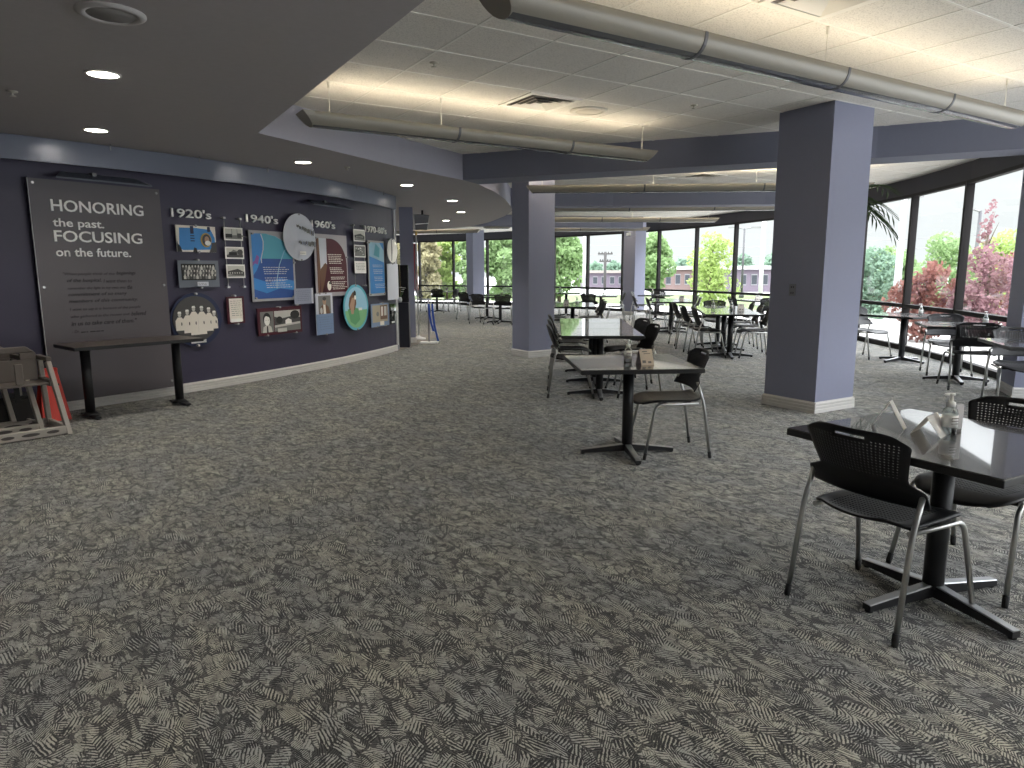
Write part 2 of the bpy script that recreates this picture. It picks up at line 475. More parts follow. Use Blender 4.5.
for k in range(11):
    mb = MB().m(pin_steel); a = -11.6 / VR + (a1 + 11.6 / VR) * (k + .35) / 11
    mb.tube([(VC[0] + (VR + .006) * math.cos(a), VC[1] + (VR + .006) * math.sin(a), z) for z in (2.64, 2.70)], .006, 8)
    mb.build('hanger_pin', parent=val)

# columns
def column(name, c, ang, w, z1, label_outlet=False, base_h=True):
    h = w / 2
    mb = MB().m(paint_lilac); mb.box(-h, h, -h, h, 0, z1)
    o = structure(mb.build(name, loc=(c[0], c[1], 0), rot=(0, 0, ang)))
    mb = MB().m(vinyl_base)
    q = [(-h, -h), (h, -h), (h, h), (-h, h)]
    for k in range(4):
        a, b = Vector(q[k]), Vector(q[(k + 1) % 4]); d = (b - a).normalized() * .016
        baseboard(mb, [a - d, b + d])
    mb.build('baseboard', parent=o)
    return o
bigc = Vector((3.098, 6.940)) + Vector((U.x, U.y)) * .315 + Vector((V.x, V.y)) * .315
column('column_front', bigc, YA - .02, .63, CEIL)
c2 = Vector((.285, 11.60)) + Vector((U.x, U.y)) * .26 + Vector((V.x, V.y)) * .26
column('column_middle', c2, YA, .52, CEIL)
column('column_side', (6.10, 7.96), R(-21.5), .56, CEIL)
column('column_rear', (4.02, 23.0), R(38), .50, CEIL)
column('column_far', (-1.46, 28.35), R(34), .52, CEIL)

# ------------------------------------------------------------------ window wall: one bay after another
def bay(i, a, b):
    d = Vector((b[0] - a[0], b[1] - a[1])); L = d.length; ang = math.atan2(d.y, d.x)
    o = bpy.data.objects.new('window_%d' % i, None); COL.objects.link(o)
    o.location = (a[0], a[1], 0); o.rotation_euler = (0, 0, ang)
    o['kind'] = 'structure'
    mb = MB().m(bronze)
    mb.box(-.038, .038, -.055, .055, 0, 2.76)              # mullion
    mb.box(.035, L - .035, -.05, .05, 0, .09)            # bottom rail
    mb.box(.035, L - .035, -.06, .05, .765, .83)          # waist rail
    mb.box(.035, L - .035, -.05, .05, 2.71, 2.76)        # head
    mb.build('window_frame', parent=o)
    mb = MB().m(win_glass)
    mb.face([(.03, 0, .09), (L - .03, 0, .09), (L - .03, 0, .78), (.03, 0, .78)])
    mb.face([(.03, 0, .82), (L - .03, 0, .82), (L - .03, 0, 2.72), (.03, 0, 2.72)])
    mb.build('glass', parent=o)
    return o
for i in range(len(wpts) - 1): bay(i + 1, wpts[i], wpts[i + 1])
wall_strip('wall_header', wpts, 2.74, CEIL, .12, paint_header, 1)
wall_strip('trim_2', wpts, 0, .07, .05, bronze, -1)

# ------------------------------------------------------------------ pendants, downlights, ceiling fittings
def area_light(name, loc, sx, sy, power, col, rz=0.0, upward=False, parent=None):
    l = bpy.data.lights.new(name, 'AREA'); l.shape = 'RECTANGLE'; l.size = sx; l.size_y = sy; l.energy = power; l.color = col
    o = bpy.data.objects.new(name, l); COL.objects.link(o); o.location = loc
    o.rotation_euler = (PI if upward else 0, 0, rz)
    if parent: o.parent = parent
    return o
def pendant(label, p0, p1, joints, rods, ztop=2.775, w=.115, h=.115, watt=8.0):
    p0 = Vector(p0); p1 = Vector(p1); d = p1 - p0; L = d.length; ang = math.atan2(d.y, d.x)
    t = thing('pendant_light', label, 'ceiling light', (p0.x, p0.y, ztop), ang, 'suspended trough lights')
    cuts = [0] + joints + [L]
    def ring(x, k=1.0, drop=0):
        return [(x, w * k * math.cos(PI * j / 12), -h * k * (math.sin(PI * j / 12)) ** .8) for j in range(13)]
    for a, b in zip(cuts[:-1], cuts[1:]):
        mb = MB().m(fixture_paint); mb.m(fixture_base); mb.m(fixture_paint)
        x0 = a + (.012 if a > 0 else .10); x1 = b - (.012 if b < L else .10)
        ra = [mb.bm.verts.new(q) for q in ring(x0)]; rb = [mb.bm.verts.new(q) for q in ring(x1)]
        ia = [mb.bm.verts.new(q) for q in ring(x0, .94)]; ib = [mb.bm.verts.new(q) for q in ring(x1, .94)]
        for j in range(12):
            f = mb.bm.faces.new((ra[j], ra[j + 1], rb[j + 1], rb[j])); f.smooth = True; f.material_index = 1 if 4 <= j <= 7 else 0
            f = mb.bm.faces.new((ia[j + 1], ia[j], ib[j], ib[j + 1])); f.smooth = True
        for s_ in (0, 12): mb.bm.faces.new((ra[s_], rb[s_], ib[s_], ia[s_]))
        mb.build('trough', parent=t)
    for e_, x in ((0, .10), (1, L - .10)):               # slanted end caps
        mb = MB().m(fixture_paint); xe = 0 if e_ == 0 else L
        r1 = [mb.bm.verts.new(q) for q in ring(x)]
        r2 = [mb.bm.verts.new((xe + (x - xe) * min(1, (-q[2] / h)) , q[1], q[2])) for q in ring(x)]
        for j in range(12):
            f = mb.bm.faces.new((r1[j], r1[j + 1], r2[j + 1], r2[j])) if True else None
        mb.bm.faces.new(r2)
        bmesh.ops.remove_doubles(mb.bm, verts=mb.bm.verts, dist=1e-5)
        mb.build('end_cap', parent=t)
    for x in joints:
        mb = MB().m(fixture_dark)
        r1 = [mb.bm.verts.new(q) for q in ring(x - .012, 1.03)]; r2 = [mb.bm.verts.new(q) for q in ring(x + .012, 1.03)]
        for j in range(12): mb.bm.faces.new((r1[j], r1[j + 1], r2[j + 1], r2[j]))
        mb.bm.faces.new(r1); mb.bm.faces.new(r2[::-1])
        mb.build('joint_band', parent=t)
    for x in rods:
        mb = MB().m(mat('cable_white', (.7, .68, .62), .5))
        mb.tube([(x, 0, -.02), (x, 0, CEIL - ztop)], .0028, 6)
        mb.tube([(x, 0, CEIL - ztop - .05), (x, 0, CEIL - ztop)], .010, 8)
        mb.build('suspension_rod', parent=t)
    mb = MB().m(mat('tube_glow', (.9, .9, .9), .5, emit=(1, .86, .62), estr=2.5))
    mb.tube([(.15, 0, -.07), (L - .15, 0, -.07)], .013, 8)
    mb.build('lamp_tube', parent=t)
    for s_ in (-1, 1):                                    # two tubes with reflectors that throw the light out sideways over the ceiling
        l = area_light('pendant_lamp', (L / 2, s_ * .02, -.032), L - .3, .03, watt * L / 2, (1, .86, .64), 0, True, t)
        l.rotation_euler = (PI + s_ * R(-60), 0, 0)
    return t
g1a, g1b = gridpt(-1.0, -1.95), gridpt(7.85, -1.95)
pendant('largest suspended beige trough light, nearest the camera, crossing above the front square column', g1a, g1b, [1.35, 2.70, 4.05], [.10, 2.60, 5.1], watt=1.1)
g2a, g2b = gridpt(-1.12, 3.05), gridpt(5.38, 3.05)
pendant('suspended beige trough light in front of the wide blue beam', g2a, g2b, [1.46, 2.78], [.26, 1.32, 3.82], watt=1.45)
pendant('first suspended trough light behind the wide blue beam', (.24, 11.35), (5.62, 11.15), [1.85, 3.7], [.25, 2.0, 3.6, 5.25], watt=5.0)
pendant('second suspended trough light behind the wide blue beam, under the middle beam', (.7, 14.85), (5.9, 14.75), [1.75, 3.5], [.3, 2.6, 4.9])
pendant('suspended trough light ending before the far glazing, third behind the wide beam', (.8, 18.0), (5.35, 18.35), [1.5, 3.0], [.3, 2.3, 4.3])
pendant('farthest suspended trough light, ending at the small security camera', (.2, 22.6), (4.35, 22.2), [2.0], [.3, 3.9])
pendant('short suspended trough light far down the room beside the middle column', (-.85, 20.6), (.0, 20.9), [], [.2], watt=4.5)
pendant('added trough light beyond the curved soffit edge, lighting the far ceiling', (-3.9, 23.4), (-1.0, 22.9), [1.5], [.3, 2.7])  # added so that light reaches the ceiling past the soffit
# unseen trough light added behind the camera to fill the room
pendant('added unseen trough light overhead behind the viewer', gridpt(-.5, -7.0), gridpt(6.5, -7.0), [1.4, 2.8], [.3, 3.9])

def downlight(label, x, y, z=SOFF, r=.088, watt=46.0):
    t = thing('downlight', label, 'ceiling light', (x, y, z), 0, 'recessed round downlights')
    mb = MB().m(mat('trim_ring', (.62, .60, .56), .4)); mb.lathe([(r, 0), (r + .018, 0), (r + .016, -.006), (r, -.008), (r, 0)], n=28); mb.build('trim_ring', parent=t)
    mb = MB().m(lamp_face); mb.lathe([(.0001, -.003), (r, -.003)], n=28); mb.build('lens', parent=t)
    l = bpy.data.lights.new('downlight_lamp', 'SPOT'); l.energy = watt; l.color = (1, .95, .88); l.spot_size = R(125); l.spot_blend = .8; l.shadow_soft_size = .06
    o = bpy.data.objects.new('downlight_lamp', l); COL.objects.link(o); o.parent = t; o.location = (0, 0, -.02)
    return t
downlight('bright round downlight nearest the viewer in the dark ceiling', -2.596, 4.672, watt=36)
downlight('round downlight close to the blue grey valance at the picture edge', -3.682, 6.431, watt=24)
downlight('round downlight between valance and the pointed ceiling corner', -2.401, 8.301, watt=44)
downlight('round downlight above the end of the exhibit wall', -1.53, 10.508)
downlight('first of three small downlights beside the middle column', -1.057, 12.827)
downlight('second of three small downlights beside the middle column', -1.081, 15.286)
downlight('third and farthest of three small downlights beside the middle column', -1.64, 17.818)
downlight('half hidden downlight next to the hung dark monitor', -2.25, 17.7)

for x, y in ((.3, -.6), (-2.4, .6), (-4.6, 2.6), (-1.2, -2.2), (-4.6, -1.0), (-6.6, 1.0)):  # unseen downlights added to brighten the foreground
    downlight('added unseen fill downlight in the dark ceiling behind the viewer', x, y)
pendant('second added unseen trough light overhead behind the viewer', gridpt(3.2, -11.5), gridpt(9.5, -11.5), [1.4, 2.8], [.3, 3.6])  # out of view, added as more fill for the near room
def round_speaker(label, x, y, z, r, body, ringc):
    t = thing('ceiling_speaker', label, 'speaker', (x, y, z))
    mb = MB().m(body); mb.lathe([(.0001, -.006), (r * .70, -.010), (r * .72, -.004), (r * .72, 0)], n=36); mb.build('speaker_grille', parent=t)
    mb = MB().m(ringc); mb.lathe([(r * .70, 0), (r * .70, -.012), (r * .86, -.016), (r, -.006), (r, 0)], n=36); mb.build('speaker_rim', parent=t)
round_speaker('round dark ceiling speaker in the grey soffit', -1.945, 3.621, SOFF, .155, mat('grille_dark', (.30, .29, .29), .7), mat('rim_grey', (.50, .48, .48), .6))
round_speaker('round cream ceiling speaker beside the air vent', .783, 7.342, CEIL - .001, .19, mat('grille_cream', (.58, .54, .47), .7), mat('rim_cream', (.66, .63, .56), .6))
round_speaker('round white ceiling speaker beyond the wide beam', 2.715, 12.568, CEIL - .001, .16, mat('grille_white', (.8, .8, .78), .6), mat('rim_white', (.85, .85, .83), .6))

def vent(label, b, a):
    p = gridpt(b, a, CEIL)
    t = thing('ceiling_vent', label, 'air vent', p, YA, 'square ceiling air diffusers')
    mb = MB().m(grid_white); h = .29
    for q in ((-h, h, -h, -h + .05), (-h, h, h - .05, h), (-h, -h + .05, -h + .05, h - .05), (h - .05, h, -h + .05, h - .05)): mb.box(*q, -.012, 0)
    mb.build('vent_frame', parent=t)
    mb = MB().m(mat('vent_dark', (.17, .165, .155), .8)); mb.box(-h + .04, h - .04, -h + .04, h - .04, -.004, -.001); mb.build('backing', parent=t)
    for k in range(3):
        w = .21 - k * .065
        mb = MB().m(mat('vent_metal', (.76, .74, .69), .5))
        q = [(-w, -w), (w, -w), (w, w), (-w, w)]; qi = [(x * (1 - .045 / w), y * (1 - .045 / w)) for x, y in q]
        for j in range(4):
            a_, b_, c_, d_ = q[j], q[(j + 1) % 4], qi[(j + 1) % 4], qi[j]
            mb.face([(a_[0], a_[1], -.022), (b_[0], b_[1], -.022), (c_[0], c_[1], -.006), (d_[0], d_[1], -.006)])
            mb.face([(d_[0], d_[1], -.003), (c_[0], c_[1], -.003), (b_[0], b_[1], -.019), (a_[0], a_[1], -.019)])
        mb.build('louvre', parent=t)
vent('square air diffuser beside the cream speaker', 2.5, 2.5)
vent('square air diffuser at the top edge above the largest trough light', 2.5, -2.5)
vent('square air diffuser beyond the wide beam', 11.3, 7.3)
def sprinkler(label, x, y, z):
    mb = MB().m(mat('sprinkler_metal', (.6, .58, .52), .35, .7))
    mb.lathe([(.0001, -.035), (.022, -.035), (.022, -.031), (.006, -.028), (.008, -.012), (.034, -.008), (.036, 0)], n=16)
    tag(mb.build('sprinkler_head', loc=(x, y, z)), label, 'sprinkler', 'ceiling sprinkler heads')
p = gridpt(.175, 1.463); sprinkler('small sprinkler head in the tile ceiling near the pointed soffit corner', p.x, p.y, CEIL)
p = gridpt(4.739, 1.4); sprinkler('small sprinkler head in the tile ceiling before the front column', p.x, p.y, CEIL)
sprinkler('small dark sprinkler head in the soffit at the picture edge', -3.467, 5.082, SOFF)
sprinkler('small dark sprinkler head in the soffit beside the curved edge', -1.988, 8.704, SOFF)
mb = MB().m(white_plastic); mb.box(-.06, .06, -.16, .0, -.09, 0, .01); mb.m(black_edge); mb.lathe([(.0001, -.11), (.03, -.10), (.035, -.09)], 0, -.1, 14)
tag(mb.build('mounted_camera', loc=(3.72, 22.55, 2.62)), 'small white security camera on the rear blue column', 'camera')

# ------------------------------------------------------------------ furniture prototypes
def shell(P, ns, nt, hole, skip, thick):
    """thin moulded shell over a grid, with diamond holes punched where hole(i, j)"""
    bm = bmesh.new(); node = {}
    def N(i, j):
        if (i, j) not in node: node[(i, j)] = bm.verts.new(P(-1 + 2 * i / ns, j / nt))
        return node[(i, j)]
    for j in range(nt):
        for i in range(ns):
            if skip(i, j): continue
            c = [N(i, j), N(i + 1, j), N(i + 1, j + 1), N(i, j + 1)]
            if hole(i, j):
                s0 = -1 + 2 * (i + .5) / ns; t0 = (j + .5) / nt; ds = .56 / ns; dt = .28 / nt
                b, r, t, l = (bm.verts.new(P(*q)) for q in ((s0, t0 - dt), (s0 + ds, t0), (s0, t0 + dt), (s0 - ds, t0)))
                for f in ((c[0], c[1], b), (c[1], r, b), (c[1], c[2], r), (c[2], t, r), (c[2], c[3], t), (c[3], l, t), (c[3], c[0], l), (c[0], b, l)):
                    bm.faces.new(f).smooth = True
            else: bm.faces.new(c).smooth = True
    bmesh.ops.recalc_face_normals(bm, faces=bm.faces)
    bmesh.ops.solidify(bm, geom=bm.faces[:], thickness=thick)
    return bm

def back_P(s, t):
    if t < .24: w = .262 if t > .02 else .255
    elif t < .34: w = .262 + (.196 - .262) * (t - .24) / .10
    else: w = .196 + .034 * min(1, (t - .34) / .5)
    if t > .88: w *= 1 - .16 * ((t - .88) / .12) ** 2
    z = .528 + .300 * t
    if t > .8: z -= .022 * abs(s) ** 7 * (t - .8) / .2
    y = -.170 - .122 * t + .045 * s * s - .015 * math.sin(PI * t)
    return (s * w, y, z)
def seat_P(s, t):
    k = abs(2 * t - 1)
    w = .228 * (1 - .30 * k ** 5)
    y = -.225 + .480 * t
    z = .462 - .016 * (1 - s * s) - .035 * max(0, (t - .72) / .28) ** 2 + .02 * max(0, (.2 - t) / .2) ** 2 + .006 * abs(s) ** 3
    if abs(s) > .8: z -= .012 * ((abs(s) - .8) / .2) ** 2
    y += (.030 * (1 - s * s) if t > .5 else -.02 * (1 - s * s)) * abs(2 * t - 1) ** 2
    return (s * w, y, z)
def make_chair():
    t = thing('cafeteria_chair', '', 'chair')
    def fin(bm, name, m, par=t):
        me = bpy.data.meshes.new(name); bm.to_mesh(me); bm.free(); me.materials.append(m)
        o = bpy.data.objects.new(name, me); COL.objects.link(o); o.parent = par; return o
    ns, nt = 28, 24
    bk = shell(back_P, ns, nt, lambda i, j: 9 <= j <= 20 and 2 <= i <= ns - 3 and not (j >= 20 and 9 <= i <= 18),
               lambda i, j: j == 21 and 10 <= i <= 17, .006)
    fin(bk, 'backrest', plastic_black)
    st = shell(seat_P, 28, 26, lambda i, j: 3 <= j <= 19 and 4 <= i <= 23, lambda i, j: False, .009)
    fin(st, 'seat', plastic_black)
    mb = MB().m(black_edge)
    mb.box(-.20, .20, -.12, -.08, .424, .444); mb.box(-.20, .20, .06, .10, .412, .432)
    mb.build('seat_frame', parent=t)
    def bend(pts, n=5, r=.05):                           # rounds the inner corners of a path
        out = [Vector(pts[0])]
        for i in range(1, len(pts) - 1):
            a, b, c = Vector(pts[i - 1]), Vector(pts[i]), Vector(pts[i + 1])
            p = b + (a - b).normalized() * min(r, (a - b).length * .45); q = b + (c - b).normalized() * min(r, (c - b).length * .45)
            for k in range(n + 1):
                u = k / n; out.append(p * (1 - u) ** 2 + b * 2 * u * (1 - u) + q * u * u)
        out.append(Vector(pts[-1])); return out
    for s in (-1, 1):
        for front in (True, False):
            if front: path = bend([(s * .265, .25, .035), (s * .236, .165, .428), (s * .214, -.175, .428)])
            else: path = bend([(s * .252, -.265, .035), (s * .246, -.205, .44), (s * .243, -.150, .60)])
            mb = MB().m(chrome); mb.tube(path, .0115, 10); leg = mb.build('leg', parent=t)
            mb = MB().m(rubber); a, b = path[0], path[1]; d = (a - b).normalized()
            mb.tube([a - d * .02, a + d * .018, a + d * .034], [.0138, .0138, .012], 10); mb.build('foot_cap', parent=leg)
    return t
chair0 = make_chair(); chair_used = False
def chair(x, y, face, label, group='black perforated cafeteria chairs'):
    global chair_used
    o = place(chair0, chair_used, label, (x, y, 0), R(face - 90), group); chair_used = True
    return o

TOP = .742
def make_table():
    t = thing('cafeteria_table', '', 'table')
    h = .457
    mb = MB().m(black_edge); mb.box(-h, h, -h, h, TOP - .034, TOP - .003, .004)
    mb.m(laminate); mb.box(-h + .004, h - .004, -h + .004, h - .004, TOP - .0031, TOP)
    mb.build('tabletop', parent=t)
    mb = MB().m(black_steel); mb.lathe([(.043, .06), (.043, TOP - .05)], n=24); mb.lathe([(.085, TOP - .055), (.19, TOP - .040), (.19, TOP - .034)], n=24)
    mb.build('pedestal', parent=t)
    for k in range(4):
        a = k * PI / 2; mb = MB().m(black_steel)
        c, s = math.cos(a), math.sin(a)
        def rot(p): return (p[0] * c - p[1] * s, p[0] * s + p[1] * c, p[2])
        w0, w1 = .026, .021
        prof = [(.0, .022, .078), (.10, .020, .066), (.25, .016, .050), (.375, .010, .036)]
        for (x0, b0, t0), (x1, b1, t1) in zip(prof[:-1], prof[1:]):
            f0 = w0 + (w1 - w0) * x0 / .4; f1 = w0 + (w1 - w0) * x1 / .4
            mb.m(black_steel); mb.hexa([rot(q) for q in ((x0, -f0, b0), (x1, -f1, b1), (x1, f1, b1), (x0, f0, b0), (x0, -f0, t0), (x1, -f1, t1), (x1, f1, t1), (x0, f0, t0))])
            mb.m(base_edge); mb.hexa([rot(q) for q in ((x0, -f0, t0), (x1, -f1, t1), (x1, f1, t1), (x0, f0, t0), (x0, -f0 * .8, t0 + .004), (x1, -f1 * .8, t1 + .004), (x1, f1 * .8, t1 + .004), (x0, f0 * .8, t0 + .004))])
        mb.m(rubber); g_ = rot((.36, 0, 0)); mb.lathe([(.016, 0), (.018, .012)], g_[0], g_[1], 12)
        mb.build('base_arm', parent=t)
    return t
table0 = make_table(); table_used = False
def table(x, y, rot, label, group='dark square pedestal tables'):
    global table_used
    o = place(table0, table_used, label, (x, y, 0), R(rot), group); table_used = True
    return o

clear_gel = glass_material('clear_gel', (.86, .90, .90), 1.0)
def make_bottle():
    t = thing('sanitizer_bottle', '', 'bottle')
    mb = MB().m(clear_gel); mb.lathe([(.026, 0), (.031, .004), (.031, .095), (.026, .112), (.013, .120), (.013, .126)], n=24); mb.build('bottle_body', parent=t)
    mb = MB().m(white_plastic); mb.lathe([(.0315, .035), (.0315, .088)], n=24); mb.m(ink_mid)
    for k in range(3): mb.box(-.018, .014, -.0335, -.0318, .074 - k * .012, .078 - k * .012)
    mb.build('bottle_label', parent=t)
    mb = MB().m(white_plastic); mb.lathe([(.018, .121), (.018, .142), (.008, .146), (.006, .172), (.013, .173), (.013, .181), (.0001, .182)], n=18)
    mb.tube([(0, 0, .177), (-.030, 0, .178), (-.040, 0, .172)], .0045, 8); mb.build('pump', parent=t)
    return t
bottle0 = make_bottle(); bottle_used = False
def bottle(x, y, rz, label):
    global bottle_used
    o = place(bottle0, bottle_used, label, (x, y, TOP), rz, 'pump bottles of hand sanitizer on the tables'); bottle_used = True
def tent_card(x, y, rz, label, face=None, back=None, w=.10, h=.12, sp=.085, marks=True):
    """folded paper card: two leaning leaves joined at the ridge"""
    t = thing('tent_card', label, 'table card', (x, y, TOP), rz, 'folded tent cards on the tables')
    th = .0015
    for s, m in ((-1, face or paper), (1, back or paper)):
        mb = MB().m(m); y0 = s * sp / 2
        mb.hexa([(-w / 2, y0 - th, 0), (w / 2, y0 - th, 0), (w / 2, y0 + th, 0), (-w / 2, y0 + th, 0), (-w / 2, -th, h), (w / 2, -th, h), (w / 2, th, h), (-w / 2, th, h)])
        leaf = mb.build('card_leaf', parent=t)
        if marks and s < 0:
            mb = MB().m(ink_mid)
            def q(a, b, c, d):
                pp = []
                for (xx, f) in ((a, c), (b, c), (b, d), (a, d)):
                    pp.append((xx, y0 * (1 - f) - th - .0012, h * f))
                mb.hexa(pp + [(p_[0], p_[1] + .001, p_[2]) for p_ in pp])
            q(-w * .3, w * .1, .82, .88); q(-w * .2, w * .32, .70, .74)
            q(-w * .38, -w * .12, .14, .30); q(w * .05, w * .3, .12, .24)
            mb.build('card_print', parent=leaf)
    return t

# ------------------------------------------------------------------ tables, chairs and what stands on them
near_table = table(1.872, 2.900, 28, 'dark square pedestal table nearest the viewer, with two white tent cards')
chair(1.600, 2.850, 29, 'black chair with its perforated back to the viewer at the nearest table')
chair(2.235, 3.165, 208, 'black chair cut by the picture edge on the window side of the nearest table')
bottle(1.905, 2.95, R(10), 'clear pump bottle with white label on the nearest table, beside a grey card holder')
tent_card(1.725, 3.10, R(50), 'taller white tent card at the back of the nearest table', w=.06, h=.12, sp=.135, marks=False)
tent_card(1.835, 2.965, R(44), 'lower white tent card right beside the pump bottle on the nearest table', w=.15, h=.085, sp=.12, marks=False)
t = thing('card_holder', 'small grey upright block standing behind the pump bottle on the nearest table', 'holder', (1.968, 2.995, TOP), R(20))
mb = MB().m(paper_grey); mb.box(-.024, .024, -.010, .010, .012, .125, .004); mb.build('holder_body', parent=t)
mb = MB().m(ink_mid); mb.box(-.022, .022, -.009, .009, 0, .0125, .002); mb.build('holder_foot', parent=t)

table(.925, 5.430, 4, 'dark square table with bottle and tan tent card in the middle of the carpet')
chair(1.258, 5.485, 184, 'single black chair at the middle table with the tan tent card')
bottle(.905, 5.36, R(0), 'clear pump bottle beside the tan tent card on the middle table')
tent_card(1.02, 5.27, R(14), 'tan tent card with small dark print on the middle table', face=paper_tan, back=mat('card_mauve', (.20, .16, .17), .8), w=.105, h=.115, sp=.11)

row = 'table row'
ord3 = ('nearest', 'middle', 'farthest')
T3 = [(1.03, 8.06), (1.088, 8.99), (1.146, 9.92)]
for k, (x, y) in enumerate(T3): table(x, y, -3.5, ord3[k] + ' table of the three-table row behind the tan card table')
for k, (x, y) in enumerate(T3): chair(x - .335, y + .03, -3, ord3[k] + ' black chair on the exhibit wall side of the three-table row')
for k, (x, y) in enumerate(T3[:2]): chair(x + .40, y + .06, 188 + 6 * k, ('nearer', 'farther')[k] + ' black chair on the window side of the three-table row')

table(1.25, 14.25, -4, 'nearer of two joined tables just past the middle column')
table(1.33, 15.17, -4, 'farther of two joined tables just past the middle column')
chair(1.66, 14.25, 182, 'nearer chair on the window side of the two joined tables past the middle column')
chair(1.74, 15.2, 184, 'farther chair on the window side of the two joined tables past the middle column')
chair(.86, 14.3, -4, 'nearer chair half hidden by the middle column at two joined tables')
chair(.94, 15.2, -4, 'farther chair half hidden by the middle column at two joined tables')
bottle(1.33, 14.2, 0, 'pump bottle on the joined tables past the middle column')
tent_card(1.12, 14.3, R(10), 'grey tent card on the joined tables past the middle column', face=paper_grey)

table(2.55, 19.9, -10, 'far table between the middle column and the rear blue column')
chair(2.20, 19.2, 60, 'black chair turned askew at the table before the rear blue column')
chair(2.95, 19.75, 175, 'black chair beside the foot of the rear blue column')
bottle(2.62, 19.9, 0, 'tiny pump bottle on the table before the rear blue column')
table(1.75, 22.4, -10, 'far table by the glazing beside the pale tall pole')
chair(1.3, 22.3, -8, 'far chair facing the table beside the pale tall pole')
chair(2.2, 22.4, 172, 'far chair with its back to the rear blue column')
bottle(1.55, 22.3, 0, 'tiny pump bottle on the far table beside the pale pole')

table(4.20, 20.3, -20, 'table against the glazing just right of the rear blue column')
chair(3.78, 20.45, -20, 'chair on the column side of the table just right of the rear blue column')
chair(4.35, 20.85, -110, 'chair on the glazing side of the table just right of the rear blue column')
bottle(4.1, 20.3, 0, 'tiny pump bottle on the table just right of the rear blue column')

B = [(3.72, 16.15), (3.90, 17.06)]
for k, (x, y) in enumerate(B):
    w = ('nearer', 'farther')[k]
    table(x, y, -12, w + ' of the two joined tables between the bright tree and the rear blue column')
    chair((3.40, 3.29)[k], (16.2, 17.4)[k], -6, w + ' chair on the aisle side of two joined tables near the rear blue column')
    chair(x + .37, y - .05, 168, w + ' chair on the glazing side of two joined tables near the rear blue column')
tent_card(3.95, 16.2, R(-5), 'tiny grey tent card on the two joined tables near the rear blue column', face=paper_grey)
C3 = [(3.68, 11.65), (3.84, 12.55), (4.00, 13.45)]
for k, (x, y) in enumerate(C3):
    w = ord3[k]
    table(x, y, -10, w + ' of three joined tables beside the front square column')
    chair((3.32, 3.33, 3.40)[k], (11.72, 12.58, 13.52)[k], (-4, 2, 0)[k], w + ' chair on the aisle side of three joined tables beside the front square column')
    chair(x + .385, y - .03, 170, w + ' chair on the glazing side of three joined tables beside the front square column')
chair(4.17, 14.22, -100, 'chair at the far head of three joined tables beside the front square column')
bottle(3.62, 12.5, 0, 'pump bottle nearer the aisle on three joined tables beside the front column')
bottle(3.90, 12.35, 0, 'pump bottle in the middle of three joined tables beside the front column')
tent_card(4.02, 12.2, R(0), 'small tent card on three joined tables beside the front column', face=paper)
table(5.95, 16.5, 10, 'table against the glazing half hidden by the front square column')
chair(5.42, 16.45, 8, 'chair on the aisle side of the table half hidden by the front column')
chair(5.78, 15.88, 95, 'chair on the near side of the table half hidden by the front column')
tent_card(5.75, 16.3, R(10), 'white card on the table half hidden by the front column', face=paper)

table(6.20, 10.95, 25, 'table by the tall glazing nearest the front column')
chair(5.93, 11.50, -65, 'chair behind the glazing table nearest the front column')
bottle(6.33, 10.75, 0, 'pump bottle on the glazing table nearest the front column')
table(5.83, 9.00, -21, 'table before the red leaved tree with a pump bottle')
chair(5.62, 8.44, 70, 'chair with perforated back to the viewer at the table before the red tree')
chair(6.05, 9.58, -110, 'chair on the far side of the table before the red tree')
bottle(5.98, 8.75, R(20), 'pump bottle on the table before the red tree')
table(5.16, 6.64, -18, 'table cut by the picture edge behind the nearest table')
chair(5.36, 7.22, -108, 'chair cut by the picture edge at the foot of the side column')

table(-.75, 21.2, -10, 'table in front of the far slim blue column')
table(-.32, 19.55, -8, 'table at the far left opening beside the middle column')
table(-2.70, 25.2, -20, 'table by the leafy glazing at the far left of the room')
chair(-1.30, 21.0, 48, 'chair seen from behind in front of the far slim blue column')
chair(-.82, 19.35, 55, 'chair between the far slim blue column and the middle column')
chair(-.25, 18.95, 92, 'chair with its back to the viewer left of the middle column')
chair(-3.2, 25.3, -20, 'farthest chair beside the flag at the leafy glazing')
chair(-2.18, 25.1, 160, 'far chair on the column side of the table by the leafy glazing')
chair(-2.55, 24.6, 75, 'far chair on the near side of the table by the leafy glazing')
bottle(-2.6, 25.2, 0, 'tiny pump bottle on the table by the leafy glazing')

for k in near_table.children:                            # its foot stands a little askew to the top
    if k.name.startswith('base_arm'): k.rotation_euler = (0, 0, R(-9))
# outlet plate on the front column
mb = MB().m(mat('plate_grey', (.18, .18, .21), .5)); mb.box(-.04, .04, -.006, 0, -.06, .06, .003)
mb.m(black_edge)
for z in (-.03, .03): mb.box(-.018, -.006, -.0075, -.005, z - .010, z + .010); mb.box(.006, .018, -.0075, -.005, z - .010, z + .010); mb.lathe([(.0001, z), (.001, z)], 0, -.006, 6)
pf = Vector((2.735, 7.475)).lerp(Vector((3.089, 6.934)), .48)
tag(mb.build('wall_outlet', loc=(pf.x - .004, pf.y - .003, 1.245), rot=(0, 0, YA - .02 - PI / 2)), 'small grey outlet plate on the shaded face of the front square column', 'outlet')

